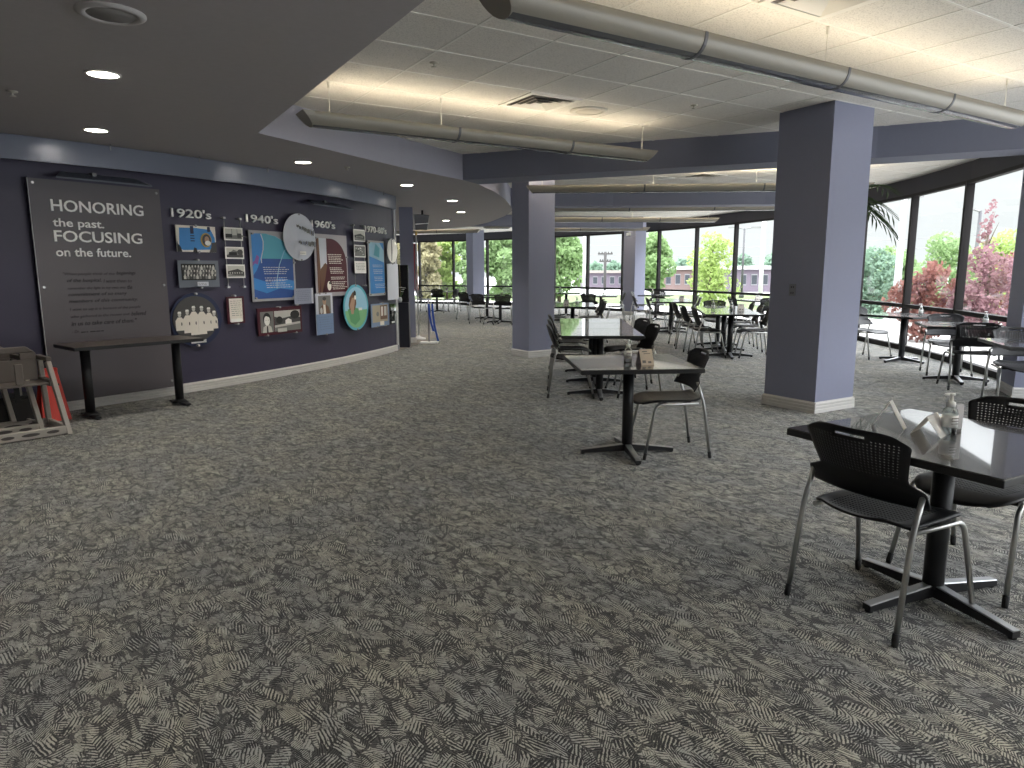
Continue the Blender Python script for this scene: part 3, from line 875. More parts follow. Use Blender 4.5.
# console table before the text panel
t = thing('console_table', 'long narrow dark table on two posts before the grey text panel', 'table', (-3.985, 7.235, 0), R(50))
mb = MB().m(black_edge); mb.box(-.63, .63, -.29, .29, TOP - .034, TOP - .002, .004); mb.m(speckle('laminate_brown', (.075, .062, .055), .35, .25, 14, 0)); mb.box(-.626, .626, -.286, .286, TOP - .0021, TOP + .001)
mb.build('tabletop', parent=t)
for s in (-1, 1):
    mb = MB().m(black_steel); mb.lathe([(.045, .05), (.045, TOP - .034)], s * .45, 0, 24); post = mb.build('post', parent=t)
    mb = MB().m(black_steel); mb.hexa([(s * .45 - .03, -.20, .012), (s * .45 + .03, -.20, .012), (s * .45 + .03, .20, .012), (s * .45 - .03, .20, .012), (s * .45 - .025, -.20, .03), (s * .45 + .025, -.20, .03), (s * .45 + .025, .20, .03), (s * .45 - .025, .20, .03)])
    mb.lathe([(.09, .025), (.05, .06)], s * .45, 0, 18)
    for yy in (-.185, .185): mb.lathe([(.018, 0), (.02, .014)], s * .45, yy, 12)
    mb.build('foot_bar', parent=t)

# ------------------------------------------------------------------ stacked high chairs at the wall
def make_high_chair():
    t = thing('high_chair', '', 'high chair')
    W0, W1 = .30, .235                                    # half width at floor and at the top
    def slab(mb, a, b, w, d, bev=.006):                   # bar from a to b, w along x, d across
        a = Vector(a); b = Vector(b); ax = (b - a).normalized(); x = Vector((1, 0, 0)); x = (x - ax * x.dot(ax)).normalized(); y = ax.cross(x)
        mb.hexa([a - x * w - y * d, a + x * w - y * d, a + x * w + y * d, a - x * w + y * d, b - x * w - y * d, b + x * w - y * d, b + x * w + y * d, b - x * w + y * d], bev)
    for s in (-1, 1):
        mb = MB().m(taupe_light)
        slab(mb, (s * W0, -.27, .0), (s * W1, -.115, .66), .020, .028)        # front leg
        lf = mb.build('leg', parent=t)
        mb = MB().m(taupe_light)
        slab(mb, (s * W0, .27, .0), (s * W1, .115, .66), .020, .028)          # rear leg
        mb.build('leg', parent=t)
        mb = MB().m(taupe)                                                    # side panel with arm rail
        pts = [(-.16, .44), (.16, .44), (.14, .50), (.12, .60), (.135, .70), (-.135, .70), (-.12, .60), (-.14, .50)]
        n_ = len(pts)
        outer = [(s * (W1 + .012), p[0], p[1]) for p in pts]; inner = [(s * (W1 - .022), p[0], p[1]) for p in pts]
        # frame only: top rail and lower rail with an opening between
        slab(mb, (s * W1, -.15, .685), (s * W1, .15, .685), .022, .020); slab(mb, (s * W1, -.17, .47), (s * W1, .17, .47), .020, .030)
        mb.build('side_rail', parent=t)
        mb = MB().m(taupe_light)
        slab(mb, (s * W0, -.26, .045), (s * W0, .26, .045), .016, .030)
        mb.build('side_runner', parent=t)
    for y, nm in ((-.262, 'front_runner'), (.262, 'rear_runner')):
        mb = MB().m(taupe_light); mb.hexa([(-W0, y - .022, .008), (W0, y - .022, .008), (W0, y + .022, .008), (-W0, y + .022, .008), (-W0, y - .018, .082), (W0, y - .018, .082), (W0, y + .018, .082), (-W0, y + .018, .082)], .008)
        o = mb.build(nm, parent=t)
        mb = MB().m(mat('slot_shadow', (.10, .09, .085), .8))
        for cx in (-.17, 0, .17):
            mb.plate([(cx + (.05 if cx else .07) * math.cos(2 * PI * k / 16), .046 + .014 * math.sin(2 * PI * k / 16)) for k in range(16)], y - .0225, y - .018)
        mb.build('oval_slot', parent=o)
    mb = MB().m(taupe_light); slab(mb, (-W1, -.135, .665), (W1, -.135, .665), .020, .016); mb.build('front_rail', parent=t)
    mb = MB().m(taupe_light); slab(mb, (-W1, -.15, .47), (W1, -.15, .47), .018, .030); mb.build('lower_rail', parent=t)
    mb = MB().m(taupe); mb.box(-.225, .225, -.15, .13, .455, .475, .006); mb.build('seat', parent=t)
    mb = MB().m(taupe)                                                        # back panel with hand slot
    H = [(-.18, .48), (.18, .48), (.175, .74), (.15, .785), (-.15, .785), (-.175, .74)]
    y0, y1 = .115, .145
    for (a0_, a1_, b0_, b1_) in ((-.21, .21, .48, .67), (-.21, -.085, .67, .73), (.085, .21, .67, .73)): mb.box(a0_, a1_, y0, y1, b0_, b1_, .004)
    mb.hexa([(-.21, y0, .73), (.21, y0, .73), (.21, y1, .73), (-.21, y1, .73), (-.14, y0, .79), (.14, y0, .79), (.14, y1, .79), (-.14, y1, .79)], .012)
    mb.build('backrest', parent=t)
    mb = MB().m(taupe); mb.box(-.03, .03, -.150, -.130, .48, .66, .004); mb.build('crotch_post', parent=t)
    mb = MB().m(rubber); mb.box(-.02, .02, -.02, .0, .30, .455); mb.build('strap', parent=t)
    return t
hc = make_high_chair()
hx = Vector((.65, .76)).normalized(); hn = Vector((.76, -.65)).normalized()     # width axis and facing
foot = Vector((-4.03, 6.17)); base = foot - hx * .31 - hn * .27
ang = math.atan2(hx.y, hx.x)
hl = ['beige plastic high chair standing in front of the other high chairs', 'taupe high chair back showing just behind the front high chair', 'rearmost taupe high chair at the navy wall behind the others']
for k in range(3):
    p = base - hn * (.30 * k) - hx * (.13 * k)
    place(hc, k > 0, hl[k], (p.x, p.y, 0), ang, 'beige plastic high chairs by the wall')
t = thing('caution_sign', 'red orange folding floor sign standing behind the high chairs', 'floor sign', (-4.60, 6.80, 0), R(48))
for s in (-1, 1):
    mb = MB().m(red_plastic)
    mb.hexa([(-.13, s * .12 - .012, 0), (.13, s * .12 - .012, 0), (.13, s * .12 + .012, 0), (-.13, s * .12 + .012, 0), (-.07, s * .02 - .010, .50), (.07, s * .02 - .010, .50), (.07, s * .02 + .010, .50), (-.07, s * .02 + .010, .50)], .006)
    pn = mb.build('sign_panel', parent=t)
mb = MB().m(ink)
for k, w in enumerate((.012, .02, .016, .022, .014)):
    z = .24 + k * .035; y = -.12 + .10 * z / .56 - .016; mb.box(.02, .02 + w * 2, y - .002, y + .004, z, z + .022)
mb.build('sign_marks', parent=pn)
mb = MB().m(red_plastic); mb.box(-.075, .075, -.035, .035, .485, .52, .008); mb.build('sign_hinge', parent=t)
mb = MB().m(mat('box_dark', (.03, .027, .026), .7)); mb.box(-.2, .2, -.14, .14, 0, .27, .01); mb.m(black_edge); mb.box(-.205, .205, -.145, .145, .27, .295, .005)
tag(mb.build('storage_box', loc=(-4.83, 6.52, 0), rot=(0, 0, R(45))), 'dark brown box on the carpet behind the high chairs', 'box')

# ------------------------------------------------------------------ the exhibit wall
def exhibit(name, label, s, z, cat='wall exhibit', group=None):
    p = wallpt(s, 0.0, z)
    return thing(name, label, cat, p, angw(s) + PI / 2, group)
def pins(t, pts, off, r=.013):
    for (x, z) in pts:
        mb = MB().m(pin_steel); mb.tube([(x, 0, z), (x, -off - .012, z)], r, 10); mb.build('standoff_pin', parent=t)
def ell(cx, cz, rx, rz, n=40): return [(cx + rx * math.cos(2 * PI * k / n), cz + rz * math.sin(2 * PI * k / n)) for k in range(n)]
def rect(x0, x1, z0, z1): return [(x0, z0), (x1, z0), (x1, z1), (x0, z1)]
photo_mats = {k: mat('print_' + k, c, .5) for k, c in dict(black=(.02, .02, .02), dark=(.07, .07, .068), mid=(.20, .20, .19), light=(.58, .57, .53), white=(.88, .87, .83),
    skin=(.45, .28, .19), blue=(.05, .27, .66), deepblue=(.03, .10, .36), teal=(.10, .42, .55), sky=(.32, .58, .74), green=(.12, .36, .16), grass=(.22, .50, .24), brown=(.16, .08, .045), maroon=(.075, .006, .018),
    slate=(.155, .18, .22), lavender=(.33, .36, .47), denim=(.20, .29, .47), sepia=(.44, .38, .27), violet=(.28, .12, .42), cream=(.82, .77, .69), navy=(.020, .030, .085), pale=(.62, .65, .72), gold=(.5, .34, .08)).items()}
class Art(MB):
    """a print: flat shapes laid over one another, each a hair in front of the last"""
    def __init__(s, y): super().__init__(); s.y = y
    def add(s, pts, key):
        s.m(photo_mats[key]); s.y -= .0006
        n = len(pts); area = sum(pts[i][0] * pts[(i + 1) % n][1] - pts[(i + 1) % n][0] * pts[i][1] for i in range(n))
        if area < 0: pts = pts[::-1]
        s.face([(p[0], s.y, p[1]) for p in pts])
    def lines(s, x0, x1, z, n, step, key, th=.008, rag=.25):
        for k in range(n):
            e = x1 - rag * (x1 - x0) * random.random(); x = x0
            while x < e:
                w = random.uniform(.02, .055); s.add(rect(x, min(e, x + w), z - k * step, z - k * step + th), key); x += w + .010
def pt_in(p, poly):
    c = False; j = len(poly) - 1
    for i in range(len(poly)):
        a, b = poly[i], poly[j]
        if (a[1] > p[1]) != (b[1] > p[1]) and p[0] < (b[0] - a[0]) * (p[1] - a[1]) / (b[1] - a[1]) + a[0]: c = not c
        j = i
    return c
def board(t, pts, y, th, m, name='panel'):
    mb = MB().m(m); mb.plate(pts, y - th, y); return mb.build(name, parent=t)

# grey text panel
t = exhibit('text_board', 'tall grey panel reading HONORING the past FOCUSING on the future', .66, 1.245, 'sign')
OFF = -.055
board(t, rect(-.66, .66, -1.135, 1.135), OFF, .008, mat('panel_grey', (.118, .106, .117), .38, spec=.4))
mb = MB().m(mat('panel_edge', (.55, .55, .56), .35)); mb.box(-.664, -.658, OFF - .010, OFF + .002, -1.135, 1.135); mb.build('bright_edge', parent=t)
pins(t, [(-.62, 1.09), (.62, 1.09), (-.62, .06), (.62, .06), (.62, -1.06)], .065, .014)
Y = OFF - .009
for body, x0, x1, z0, h in (('HONORING', -.475, .455, .825, .118), ('the past.', -.475, .02, .675, .085), ('FOCUSING', -.475, .415, .52, .115), ('on the future.', -.475, .275, .372, .09)):
    mb = MB().m(steel_white)
    hh = h * (1.28 if body == 'the past.' else 1)
    add_text(mb, body, x0, z0 - (.028 if body == 'the past.' else 0), x1 - x0, hh, Y, .008, bold=.012)
    mb.build('lettering', parent=t)
quote = [('"When people think of the ', 'beginnings'), ('', 'of the hospital, ', 'I want them to'), ('remember the light in my eyes was ', 'the'), ('', 'commitment of so many'), ('', 'members of this community.'),
         ('I want to say it is because of the people', ''), ('who gathered in the rooms and ', 'believed'), ('', 'in us to take care of them."')]
zz = [1.43, 1.355, 1.28, 1.21, 1.14, 1.06, .985, .91]; wd = [.74, .66, .66, .60, .71, .73, .79, .68]
qk = mat('quote_ink', (.022, .02, .022), .6)
for k, (z, w) in enumerate(zip(zz, wd)):
    segs = quote[k]; mb = MB().m(qk); full = ''.join(segs)
    nn = sum(len(x) for x in segs); x = -.40 if k else -.43
    for j, q in enumerate(segs):
        if not q.strip(): continue
        ww = w * len(q.rstrip()) / nn; add_text(mb, q.strip(), x, z - 1.245 - .012, ww, .046 if j == 1 else .036, Y, .0015, shear=.25, bold=.012 if j == 1 else 0)
        x += w * len(q) / nn
    mb.build('quote_line', parent=t)

mb = MB().m(qk); add_text(mb, '- Dr.', -.40, .835 - 1.245 - .012, .07, .030, Y, .0015, shear=.25)
for k, (x0, x1) in enumerate(((-.315, -.27), (-.262, -.245), (-.225, -.17), (-.163, -.12), (-.112, -.085))): mb.box(x0, x1, Y - .0015, Y, -.424, -.412)
mb.build('quote_line', parent=t)
def heading(body, s, label, w=.55):
    t = exhibit('decade_heading', label, s, 2.09, 'wall lettering', 'raised decade headings')
    mb = MB().m(steel_white); add_text(mb, body, -w / 2, 0, w, .105, -.012, .016, bold=.010); mb.build('numerals', parent=t)
heading("1920's", 1.735, 'raised white 1920\'s heading above the blue poster with a gold seal', .53)
heading("1940's", 2.80, 'raised white 1940\'s heading above the big blue panel', .55)
heading("1960's", 4.03, 'raised white 1960\'s heading above the maroon panel', .56)
heading("1970-80's", 5.55, 'raised white 1970-80\'s heading near the wall end', .76)

def crowd(a, x0, x1, z0, z1, rows, per, body, head, hr):
    for r in range(rows):
        zb = z0 + (z1 - z0) * (rows - 1 - r) / rows
        for k in range(per):
            x = x0 + (x1 - x0) * (k + .5 + (.25 if r % 2 else -.1)) / per
            a.add(rect(x - hr * 1.5, x + hr * 1.5, zb, zb + (z1 - z0) / rows * .7), body[(k * 7 + r * 3) % len(body)])
            a.add(ell(x, zb + (z1 - z0) / rows * .8, hr, hr * 1.25, 10), head)

# 1920s: blue poster with seal, group photograph, three hung prints, round nurses photograph, red framed letter
t = exhibit('exhibit_board', 'bright blue poster with torn cream edges and a round portrait under the 1920\'s heading', 1.755, 1.845)
pn = board(t, rect(-.265, .265, -.155, .155), -.045, .008, photo_mats['cream']); pins(t, [(0, .155), (.02, -.155)], .055)
a = Art(-.0535)
a.add([(-.235, -.11), (-.19, -.135), (-.02, -.13), (.20, -.12), (.25, -.08), (.25, .02), (.20, .115), (.0, .13), (-.22, .125)], 'blue')
a.add([(-.265, -.155), (-.20, -.155), (-.215, -.10), (-.25, -.06), (-.26, -.02)], 'black'); a.add([(-.06, -.155), (.0, -.155), (-.01, -.11), (-.04, -.10)], 'black')
a.add([(.16, -.155), (.265, -.155), (.265, -.03), (.20, -.04), (.19, -.10)], 'dark'); a.add(rect(-.08, -.035, .06, .15), 'navy'); a.add(rect(.15, .19, .09, .15), 'navy')
for z in (.03, -.0, -.03): a.add(rect(-.085, -.03, z, z + .012), 'navy')
a.add(ell(.125, -.01, .075, .085), 'gold'); a.add(ell(.13, -.01, .06, .07), 'dark'); a.add(ell(.135, -.005, .032, .042), 'skin'); a.add(ell(.145, -.045, .04, .03), 'white')
a.build('print', parent=pn)

t = exhibit('exhibit_board', 'slate panel with a wide black and white group photograph under the blue poster', 1.755, 1.43)
pn = board(t, rect(-.275, .275, -.16, .16), -.045, .008, photo_mats['slate']); pins(t, [(0, .165), (.02, -.165)], .055)
a = Art(-.0535); a.add(rect(-.235, .225, -.075, .12), 'black'); crowd(a, -.225, .215, -.06, .10, 3, 11, ['dark', 'mid', 'light', 'mid'], 'light', .011); a.add(rect(-.06, .09, -.145, -.095), 'pale'); a.lines(-.05, .08, -.115, 2, .016, 'dark', .004)
a.build('print', parent=pn)

def hung(label, s, zc, prints, h, w=.285):
    t = exhibit('hung_photo_set', label, s, zc, 'hung photos')
    for x in (-w / 2 + .02, w / 2 - .02):
        mb = MB().m(pin_steel); mb.tube([(x, -.06, -h / 2), (x, -.06, h / 2)], .0055, 8); mb.build('rod', parent=t)
        for z in (-h / 2 + .012, h / 2 - .012):
            mb = MB().m(pin_steel); mb.tube([(x, 0, z), (x, -.07, z)], .009, 8); mb.box(x - .018, x + .018, -.078, -.05, z - .013, z + .013, .003); mb.build('rod_bracket', parent=t)
    for (z0, z1, kind) in prints:
        ph = board(t, rect(-w / 2, w / 2, z0 - zc, z1 - zc), -.066, .006, photo_mats['white'], 'photo'); c = (z0 + z1) / 2 - zc; hh = (z1 - z0) / 2
        a = Art(-.0727)
        b = (-w / 2 + .018, w / 2 - .018, c - hh + .018, c + hh - .018)
        if kind == 'text':
            a.lines(b[0] + .01, b[1], c + hh * .55, 5, hh * .24, 'mid', .006)
        else:
            a.add(rect(*b), 'light' if kind != 'map' else 'mid')
            if kind == 'street':
                a.add([(b[0], b[2]), (b[1], b[2]), (b[1], c - .01), (c, c - .035), (b[0], c - .02)], 'mid')
                a.add(rect(b[0], b[0] + .10, c - .045, c - .0), 'black'); a.add(rect(b[1] - .07, b[1] - .01, c - .045, c + .01), 'dark')
                for x in (-.03, .05): a.add(rect(x, x + .006, c - .02, b[3]), 'dark')
            elif kind == 'house':
                a.add([(b[0], b[2]), (b[1], b[2]), (b[1], c - .02), (b[0], c - .03)], 'dark'); a.add([(b[0], c - .03), (-.02, c + .04), (.08, c + .01), (b[1], c - .02)], 'mid')
                a.add(rect(-.09, .03, c - .03, c + .01), 'black'); a.add(ell(.08, c + .01, .045, .035, 14), 'dark')
            elif kind == 'building':
                a.add([(b[0], b[2]), (b[1], b[2]), (b[1], c - .03), (b[0], c - .05)], 'mid'); a.add([(b[0], c - .04), (b[0], c), (.03, c + .03), (b[1], c - .01), (b[1], c - .05)], 'dark')
                for k in range(6): a.add(rect(-.10 + k * .036, -.085 + k * .036, c - .03, c - .012), 'light')
            else:
                for k in range(16):
                    x = random.uniform(b[0] + .02, b[1] - .02); z = random.uniform(b[2] + .02, b[3] - .02); a.add(rect(x - .018, x + .018, z - .008, z + .008), random.choice(['dark', 'light', 'white']))
        a.build('print', parent=ph)
hung('three black and white photographs hung on two steel rods between 1920\'s and 1940\'s', 2.272, 1.69, [(1.845, 2.005, 'street'), (1.615, 1.765, 'house'), (1.375, 1.545, 'building')], .88)
hung('two photographs and a white text sheet hung on steel rods beside the maroon panel', 4.905, 1.70, [(1.925, 2.115, 'building'), (1.675, 1.87, 'map'), (1.42, 1.615, 'text')], .98, .345)

t = exhibit('round_exhibit', 'round photograph of nurses in white on a navy disc above the console table', 1.68, .88)
pn = board(t, ell(0, 0, .345, .325), -.04, .008, photo_mats['navy']); pins(t, [(.0, .312), (-.02, -.312)], .075)
rim = ell(-.02, .01, .30, .275, 48)
ph = board(t, rim, -.055, .008, photo_mats['dark'], 'photo')
a = Art(-.0635)
for k, (x, top, w) in enumerate(((-.235, .04, .055), (-.135, .06, .055), (-.05, .10, .055), (.055, .095, .055), (.15, .075, .05), (.22, .03, .045))):
    a.add([(x - w, -.20 + abs(x) * .35), (x + w, -.20 + abs(x) * .35), (x + w * 1.02, top - .04), (x + w * .45, top), (x - w * .45, top), (x - w * 1.02, top - .04)], 'cream')
    a.add(ell(x, top + .03, .022, .028, 14), 'light'); a.add([(x - .026, top + .045), (x + .026, top + .045), (x + .018, top + .068), (x - .018, top + .068)], 'white'); a.add(rect(x + w - .006, x + w + .004, -.17 + abs(x) * .35, top - .08), 'mid')
    a.add(ell(x + .02, -.04, .008, .022, 8), 'dark')
a.build('print', parent=ph)
mb = MB().m(mat('caption_white', (.6, .6, .6), .5)); mb.box(-.10, .10, -.060, -.052, -.285, -.245); mb.build('caption_plate', parent=t)

t = exhibit('exhibit_board', 'small dark red framed letter below the hung photographs', 2.245, .97)
pn = board(t, rect(-.135, .135, -.175, .17), -.045, .010, photo_mats['maroon'], 'frame'); pins(t, [(0, .18), (.02, -.18)], .055)
a = Art(-.0555); a.add(rect(-.10, .10, -.15, .145), 'cream'); a.lines(-.08, .09, .11, 8, .026, 'mid', .005); a.add(rect(-.10, .07, -.155, -.11), 'white'); a.build('letter', parent=pn)

# 1940s: the big blue panel, the pale disc, the lavender plaque, the wide maroon frame
t = exhibit('exhibit_board', 'large blue illustrated text panel under the 1940\'s heading', 2.925, 1.525, 'sign')
pn = board(t, rect(-.40, .40, -.465, .465), -.04, .006, mat('backer_grey', (.38, .38, .40), .4), 'backer'); pins(t, [(-.35, .42), (-.35, -.42), (.38, .05), (.33, -.42)], .06)
a = Art(-.048)
W = .365; a.add(rect(-W, W, -.43, .10), 'deepblue'); a.add([(-W, .10), (W, .10), (W, .16), (.22, .33), (.05, .40), (-.12, .43), (-W, .42)], 'teal')
a.add([(-W, .42), (-.20, .43), (-.17, .30), (-.20, .12), (-.30, -.05), (-W, -.12)], 'blue'); a.add([(-W, -.43), (W, -.43), (W, -.20), (.1, -.16), (-.1, -.22), (-W, -.15)], 'blue')
a.add([(-W, -.43), (W, -.43), (W, -.33), (.1, -.30), (-.15, -.36), (-W, -.30)], 'deepblue'); a.add([(-W, .05), (-.28, .02), (-.25, .12), (-.29, .15), (-W, .0)], 'violet')
def ribbon(pts, w, key):
    for p, q in zip(pts[:-1], pts[1:]): a.add([(p[0] - w, p[1]), (p[0] + w, p[1]), (q[0] + w, q[1]), (q[0] - w, q[1])], key)
ribbon([(-.20, .42), (-.165, .33), (-.175, .22), (-.22, .10), (-.215, .04)], .008, 'pale'); ribbon([(.30, .30), (.20, .20), (.10, .02), (.04, -.18), (.03, -.30)], .008, 'sky'); ribbon([(.22, .33), (.05, .40), (-.10, .42)], .008, 'sky')
for z, n_ in ((-.02, 4), (-.16, 2), (-.20, 1), (-.23, 3)): a.lines(-.20, .27, z, n_, .028, 'pale', .009)
a.build('print', parent=pn)
t = exhibit('round_exhibit', 'pale grey round disc with a barn drawing overlapping the big blue panel', 3.42, 1.93)
pn = board(t, ell(0, 0, .325, .325, 48), -.075, .008, photo_mats['pale'], 'disc'); pins(t, [(0, .315), (.01, -.315)], .085)
a = Art(-.0838)
for (x0, x1, z0, z1) in ((-.06, .28, .04, .075), (-.05, .29, -.11, -.07)):
    for k in range(26):
        f = k / 26; x = x0 + (x1 - x0) * f; h_ = .018 + .028 * f * random.uniform(.6, 1.2)
        z = (z0 + z1) / 2 + (.10 * (1 - f) if z0 > 0 else .02 * (1 - f)) + random.uniform(-.01, .01)
        a.add([(x, z - h_), (x + .016, z - h_ * .6), (x + .018, z + h_), (x + .003, z + h_ * .7)], random.choice(['mid', 'dark', 'lavender', 'mid']))
a.add(rect(-.05, .08, -.245, -.195), 'white'); a.lines(-.04, .07, -.225, 1, .02, 'mid', .006); a.build('print', parent=pn)
t = exhibit('exhibit_plaque', 'plain lavender plaque at the lower corner of the big blue panel', 3.45, 1.105)
board(t, rect(-.195, .195, -.11, .11), -.07, .010, photo_mats['lavender']); mb = MB().m(photo_mats['pale']); mb.box(.155, .195, -.083, -.079, -.11, .11); mb.build('pale_edge', parent=t); pins(t, [(-.15, -.115)], .08)
a = Art(-.0805); a.lines(-.16, .13, .07, 6, .026, 'slate', .004); a.build('print', parent=t)
t = exhibit('exhibit_board', 'wide maroon frame with a portrait and a landscape in black and white', 2.98, .785)
pn = board(t, rect(-.41, .41, -.185, .185), -.05, .014, photo_mats['maroon'], 'frame'); pins(t, [(.0, .185), (-.25, -.185), (.29, -.185)], .065)
a = Art(-.0645)
a.add(rect(-.365, -.13, -.145, .135), 'mid'); a.add(ell(-.25, .035, .07, .085, 20), 'black'); a.add(ell(-.25, .015, .052, .068, 20), 'white'); a.add([(-.335, -.145), (-.16, -.145), (-.18, -.07), (-.22, -.05), (-.28, -.05), (-.32, -.07)], 'light'); a.add([(-.265, -.145), (-.235, -.145), (-.24, -.06), (-.26, -.06)], 'black')
a.add([(-.30, .07), (-.27, .10), (-.22, .095), (-.195, .04), (-.215, .06), (-.26, .075)], 'black')
for x in (-.27, -.23): a.add(ell(x, .02, .007, .005, 8), 'dark')
a.add(rect(-.12, .37, -.145, .135), 'light'); a.add([(-.12, -.06), (.37, -.03), (.37, .03), (.18, .05), (.02, .03), (-.12, .06)], 'dark'); a.add(ell(.27, .07, .09, .06, 18), 'black'); a.add(ell(-.03, .01, .06, .05, 16), 'black')
a.add([(.08, -.05), (.20, -.05), (.20, .0), (.14, .025), (.08, .0)], 'white'); a.add([(-.12, -.145), (.37, -.145), (.37, -.06), (.1, -.075), (-.12, -.09)], 'mid'); a.add(rect(-.07, .10, -.155, -.105), 'light'); a.build('print', parent=pn)

# 1960s: the maroon panel, the portrait plaque, the teal oval
t = exhibit('exhibit_board', 'maroon and grey quarter-round text panel under the 1960\'s heading', 4.155, 1.54, 'sign')
pn = board(t, rect(-.405, .405, -.46, .46), -.04, .006, mat('backer_pale', (.42, .40, .43), .4), 'backer'); pins(t, [(.38, .13), (-.22, -.43), (-.36, .40)], .06)
a = Art(-.048)
q = [(.40 * math.cos(PI / 2 * k / 14) - .02, -.0 + .40 * math.sin(PI / 2 * k / 14)) for k in range(15)]
a.add([(-.36, -.40), (.38, -.40)] + [(p[0], p[1]) for p in q] + [(-.02, .40), (-.36, .40)], 'maroon')
a.add([(-.30, .40), (-.12, .40), (-.12, .02), (-.20, .02), (-.28, -.10)], 'pale'); a.add([(-.34, .40), (-.30, .40), (-.28, -.10), (-.32, -.40), (-.36, -.40)], 'brown'); a.add([(-.28, -.05), (-.16, .04), (-.12, .0), (-.18, -.20), (-.26, -.40), (-.30, -.40)], 'brown')
for z, n_ in ((.16, 6), (-.04, 4), (-.18, 2), (-.25, 5)): a.lines(-.10, .27, z, n_, .026, 'cream', .010)
a.add(ell(-.19, -.30, .05, .07, 14), 'cream'); a.add(ell(-.17, -.26, .03, .02, 10), 'dark'); a.build('print', parent=pn)
t = exhibit('portrait_plaque', 'tall plaque with a seated portrait over a blue caption field below the maroon panel', 3.88, .825)
pn = board(t, rect(-.20, .20, -.305, .305), -.075, .010, photo_mats['pale']); pins(t, [(-.10, .305), (.04, .305), (.02, -.305)], .085)
a = Art(-.0855); a.add(rect(-.20, .20, -.305, .0), 'denim'); a.add(rect(-.14, .15, .0, .27), 'mid'); a.add([(-.12, .0), (.13, .0), (.10, .10), (.04, .14), (-.04, .14), (-.10, .10)], 'brown'); a.add([(-.03, .0), (.03, .0), (.02, .14), (-.03, .14)], 'cream'); a.add(ell(0, .19, .042, .055, 16), 'skin'); a.add(ell(0, .225, .044, .028, 14), 'dark'); a.add(ell(-.08, .05, .03, .05, 10), 'light')
a.lines(-.15, .15, -.05, 6, .035, 'slate', .004); a.build('print', parent=pn)
t = exhibit('round_exhibit', 'teal rimmed round picture of a figure on grass', 4.695, .88)
pn = board(t, ell(0, 0, .365, .365, 48), -.085, .008, photo_mats['teal'], 'disc'); pins(t, [(0, .35), (.01, -.35)], .1)
a = Art(-.0938); a.add(ell(0, 0, .325, .325, 48), 'sky'); a.add([(x, z) for x, z in ell(0, 0, .325, .325, 48) if z < -.02], 'grass'); a.add([(-.25, -.02), (-.04, .0), (.06, -.02), (.10, -.20), (-.05, -.28), (-.18, -.22)], 'green')
a.add([(-.20, -.03), (-.05, -.04), (.0, .06), (-.01, .20), (-.09, .25), (-.19, .16), (-.22, .05)], 'brown'); a.add([(-.15, -.10), (-.09, -.10), (-.06, .02), (-.03, .15), (-.12, .16), (-.19, .04)], 'skin'); a.add(ell(-.04, .22, .04, .05, 14), 'black'); a.add(ell(-.03, .16, .028, .035, 12), 'white'); a.add(rect(.06, .16, -.05, -.01), 'white'); a.build('print', parent=pn)

# 1970-80s: the tall blue panel, the white oval, the white panel, the small photograph
t = exhibit('exhibit_board', 'tall blue text panel under the 1970-80\'s heading', 5.48, 1.50, 'sign')
pn = board(t, rect(-.29, .29, -.46, .46), -.04, .006, mat('backer_grey', (.38, .38, .40), .4), 'backer'); pins(t, [(-.25, .42), (-.25, -.43), (.25, -.43)], .055)
a = Art(-.048); a.add(rect(-.25, .27, -.42, .43), 'blue'); a.add([(-.25, .20), (.27, .10), (.27, .30), (.12, .43), (-.25, .43)], 'sky'); a.add([(-.10, .22), (.10, .18), (.12, .34), (-.02, .41)], 'teal')
for z, n_ in ((.05, 2), (-.03, 3), (-.15, 3), (-.27, 3)): a.lines(-.15, .22, z, n_, .028, 'pale', .009)
a.build('print', parent=pn)
t = exhibit('round_exhibit', 'white round disc at the very end of the exhibit wall', 6.02, 1.81)
pn = board(t, ell(0, 0, .21, .21, 40), -.085, .008, photo_mats['white'], 'disc'); pins(t, [(0, .20)], .095)
a = Art(-.0938); a.add([(-.06, -.18), (-.03, -.18), (.0, .0), (-.02, .19), (-.05, .19)], 'mid'); a.build('print', parent=pn)
t = exhibit('exhibit_board', 'tall blank white panel under the white disc at the wall end', 6.0, 1.265)
board(t, rect(-.225, .225, -.315, .315), -.085, .010, photo_mats['pale']); pins(t, [(0, .315)], .095)
t = exhibit('exhibit_board', 'small framed colour photograph with a clear wing at the lower wall end', 5.52, .71)
pn = board(t, rect(-.325, .325, -.195, .195), -.055, .008, photo_mats['denim']); pins(t, [(-.12, -.195), (.1, .195), (.2, -.195)], .065)
a = Art(-.0635); a.add(rect(-.28, .28, -.12, .17), 'sepia'); a.add(rect(-.0, .26, -.08, .16), 'brown'); a.add(rect(.03, .10, -.02, .14), 'cream'); a.add(rect(.14, .23, -.02, .14), 'light'); a.add(ell(-.10, .02, .05, .04, 12), 'mid'); a.add(rect(-.02, .13, -.18, -.11), 'cream'); a.build('print', parent=pn)
mb = MB().m(acrylic); mb.box(.345, .58, -.075, -.069, -.19, .17); mb.build('clear_wing', parent=t)
a = Art(-.077); a.add(ell(.45, .0, .04, .05, 12), 'dark'); a.add(rect(.40, .52, -.17, -.14), 'white'); a.build('wing_print', parent=t)
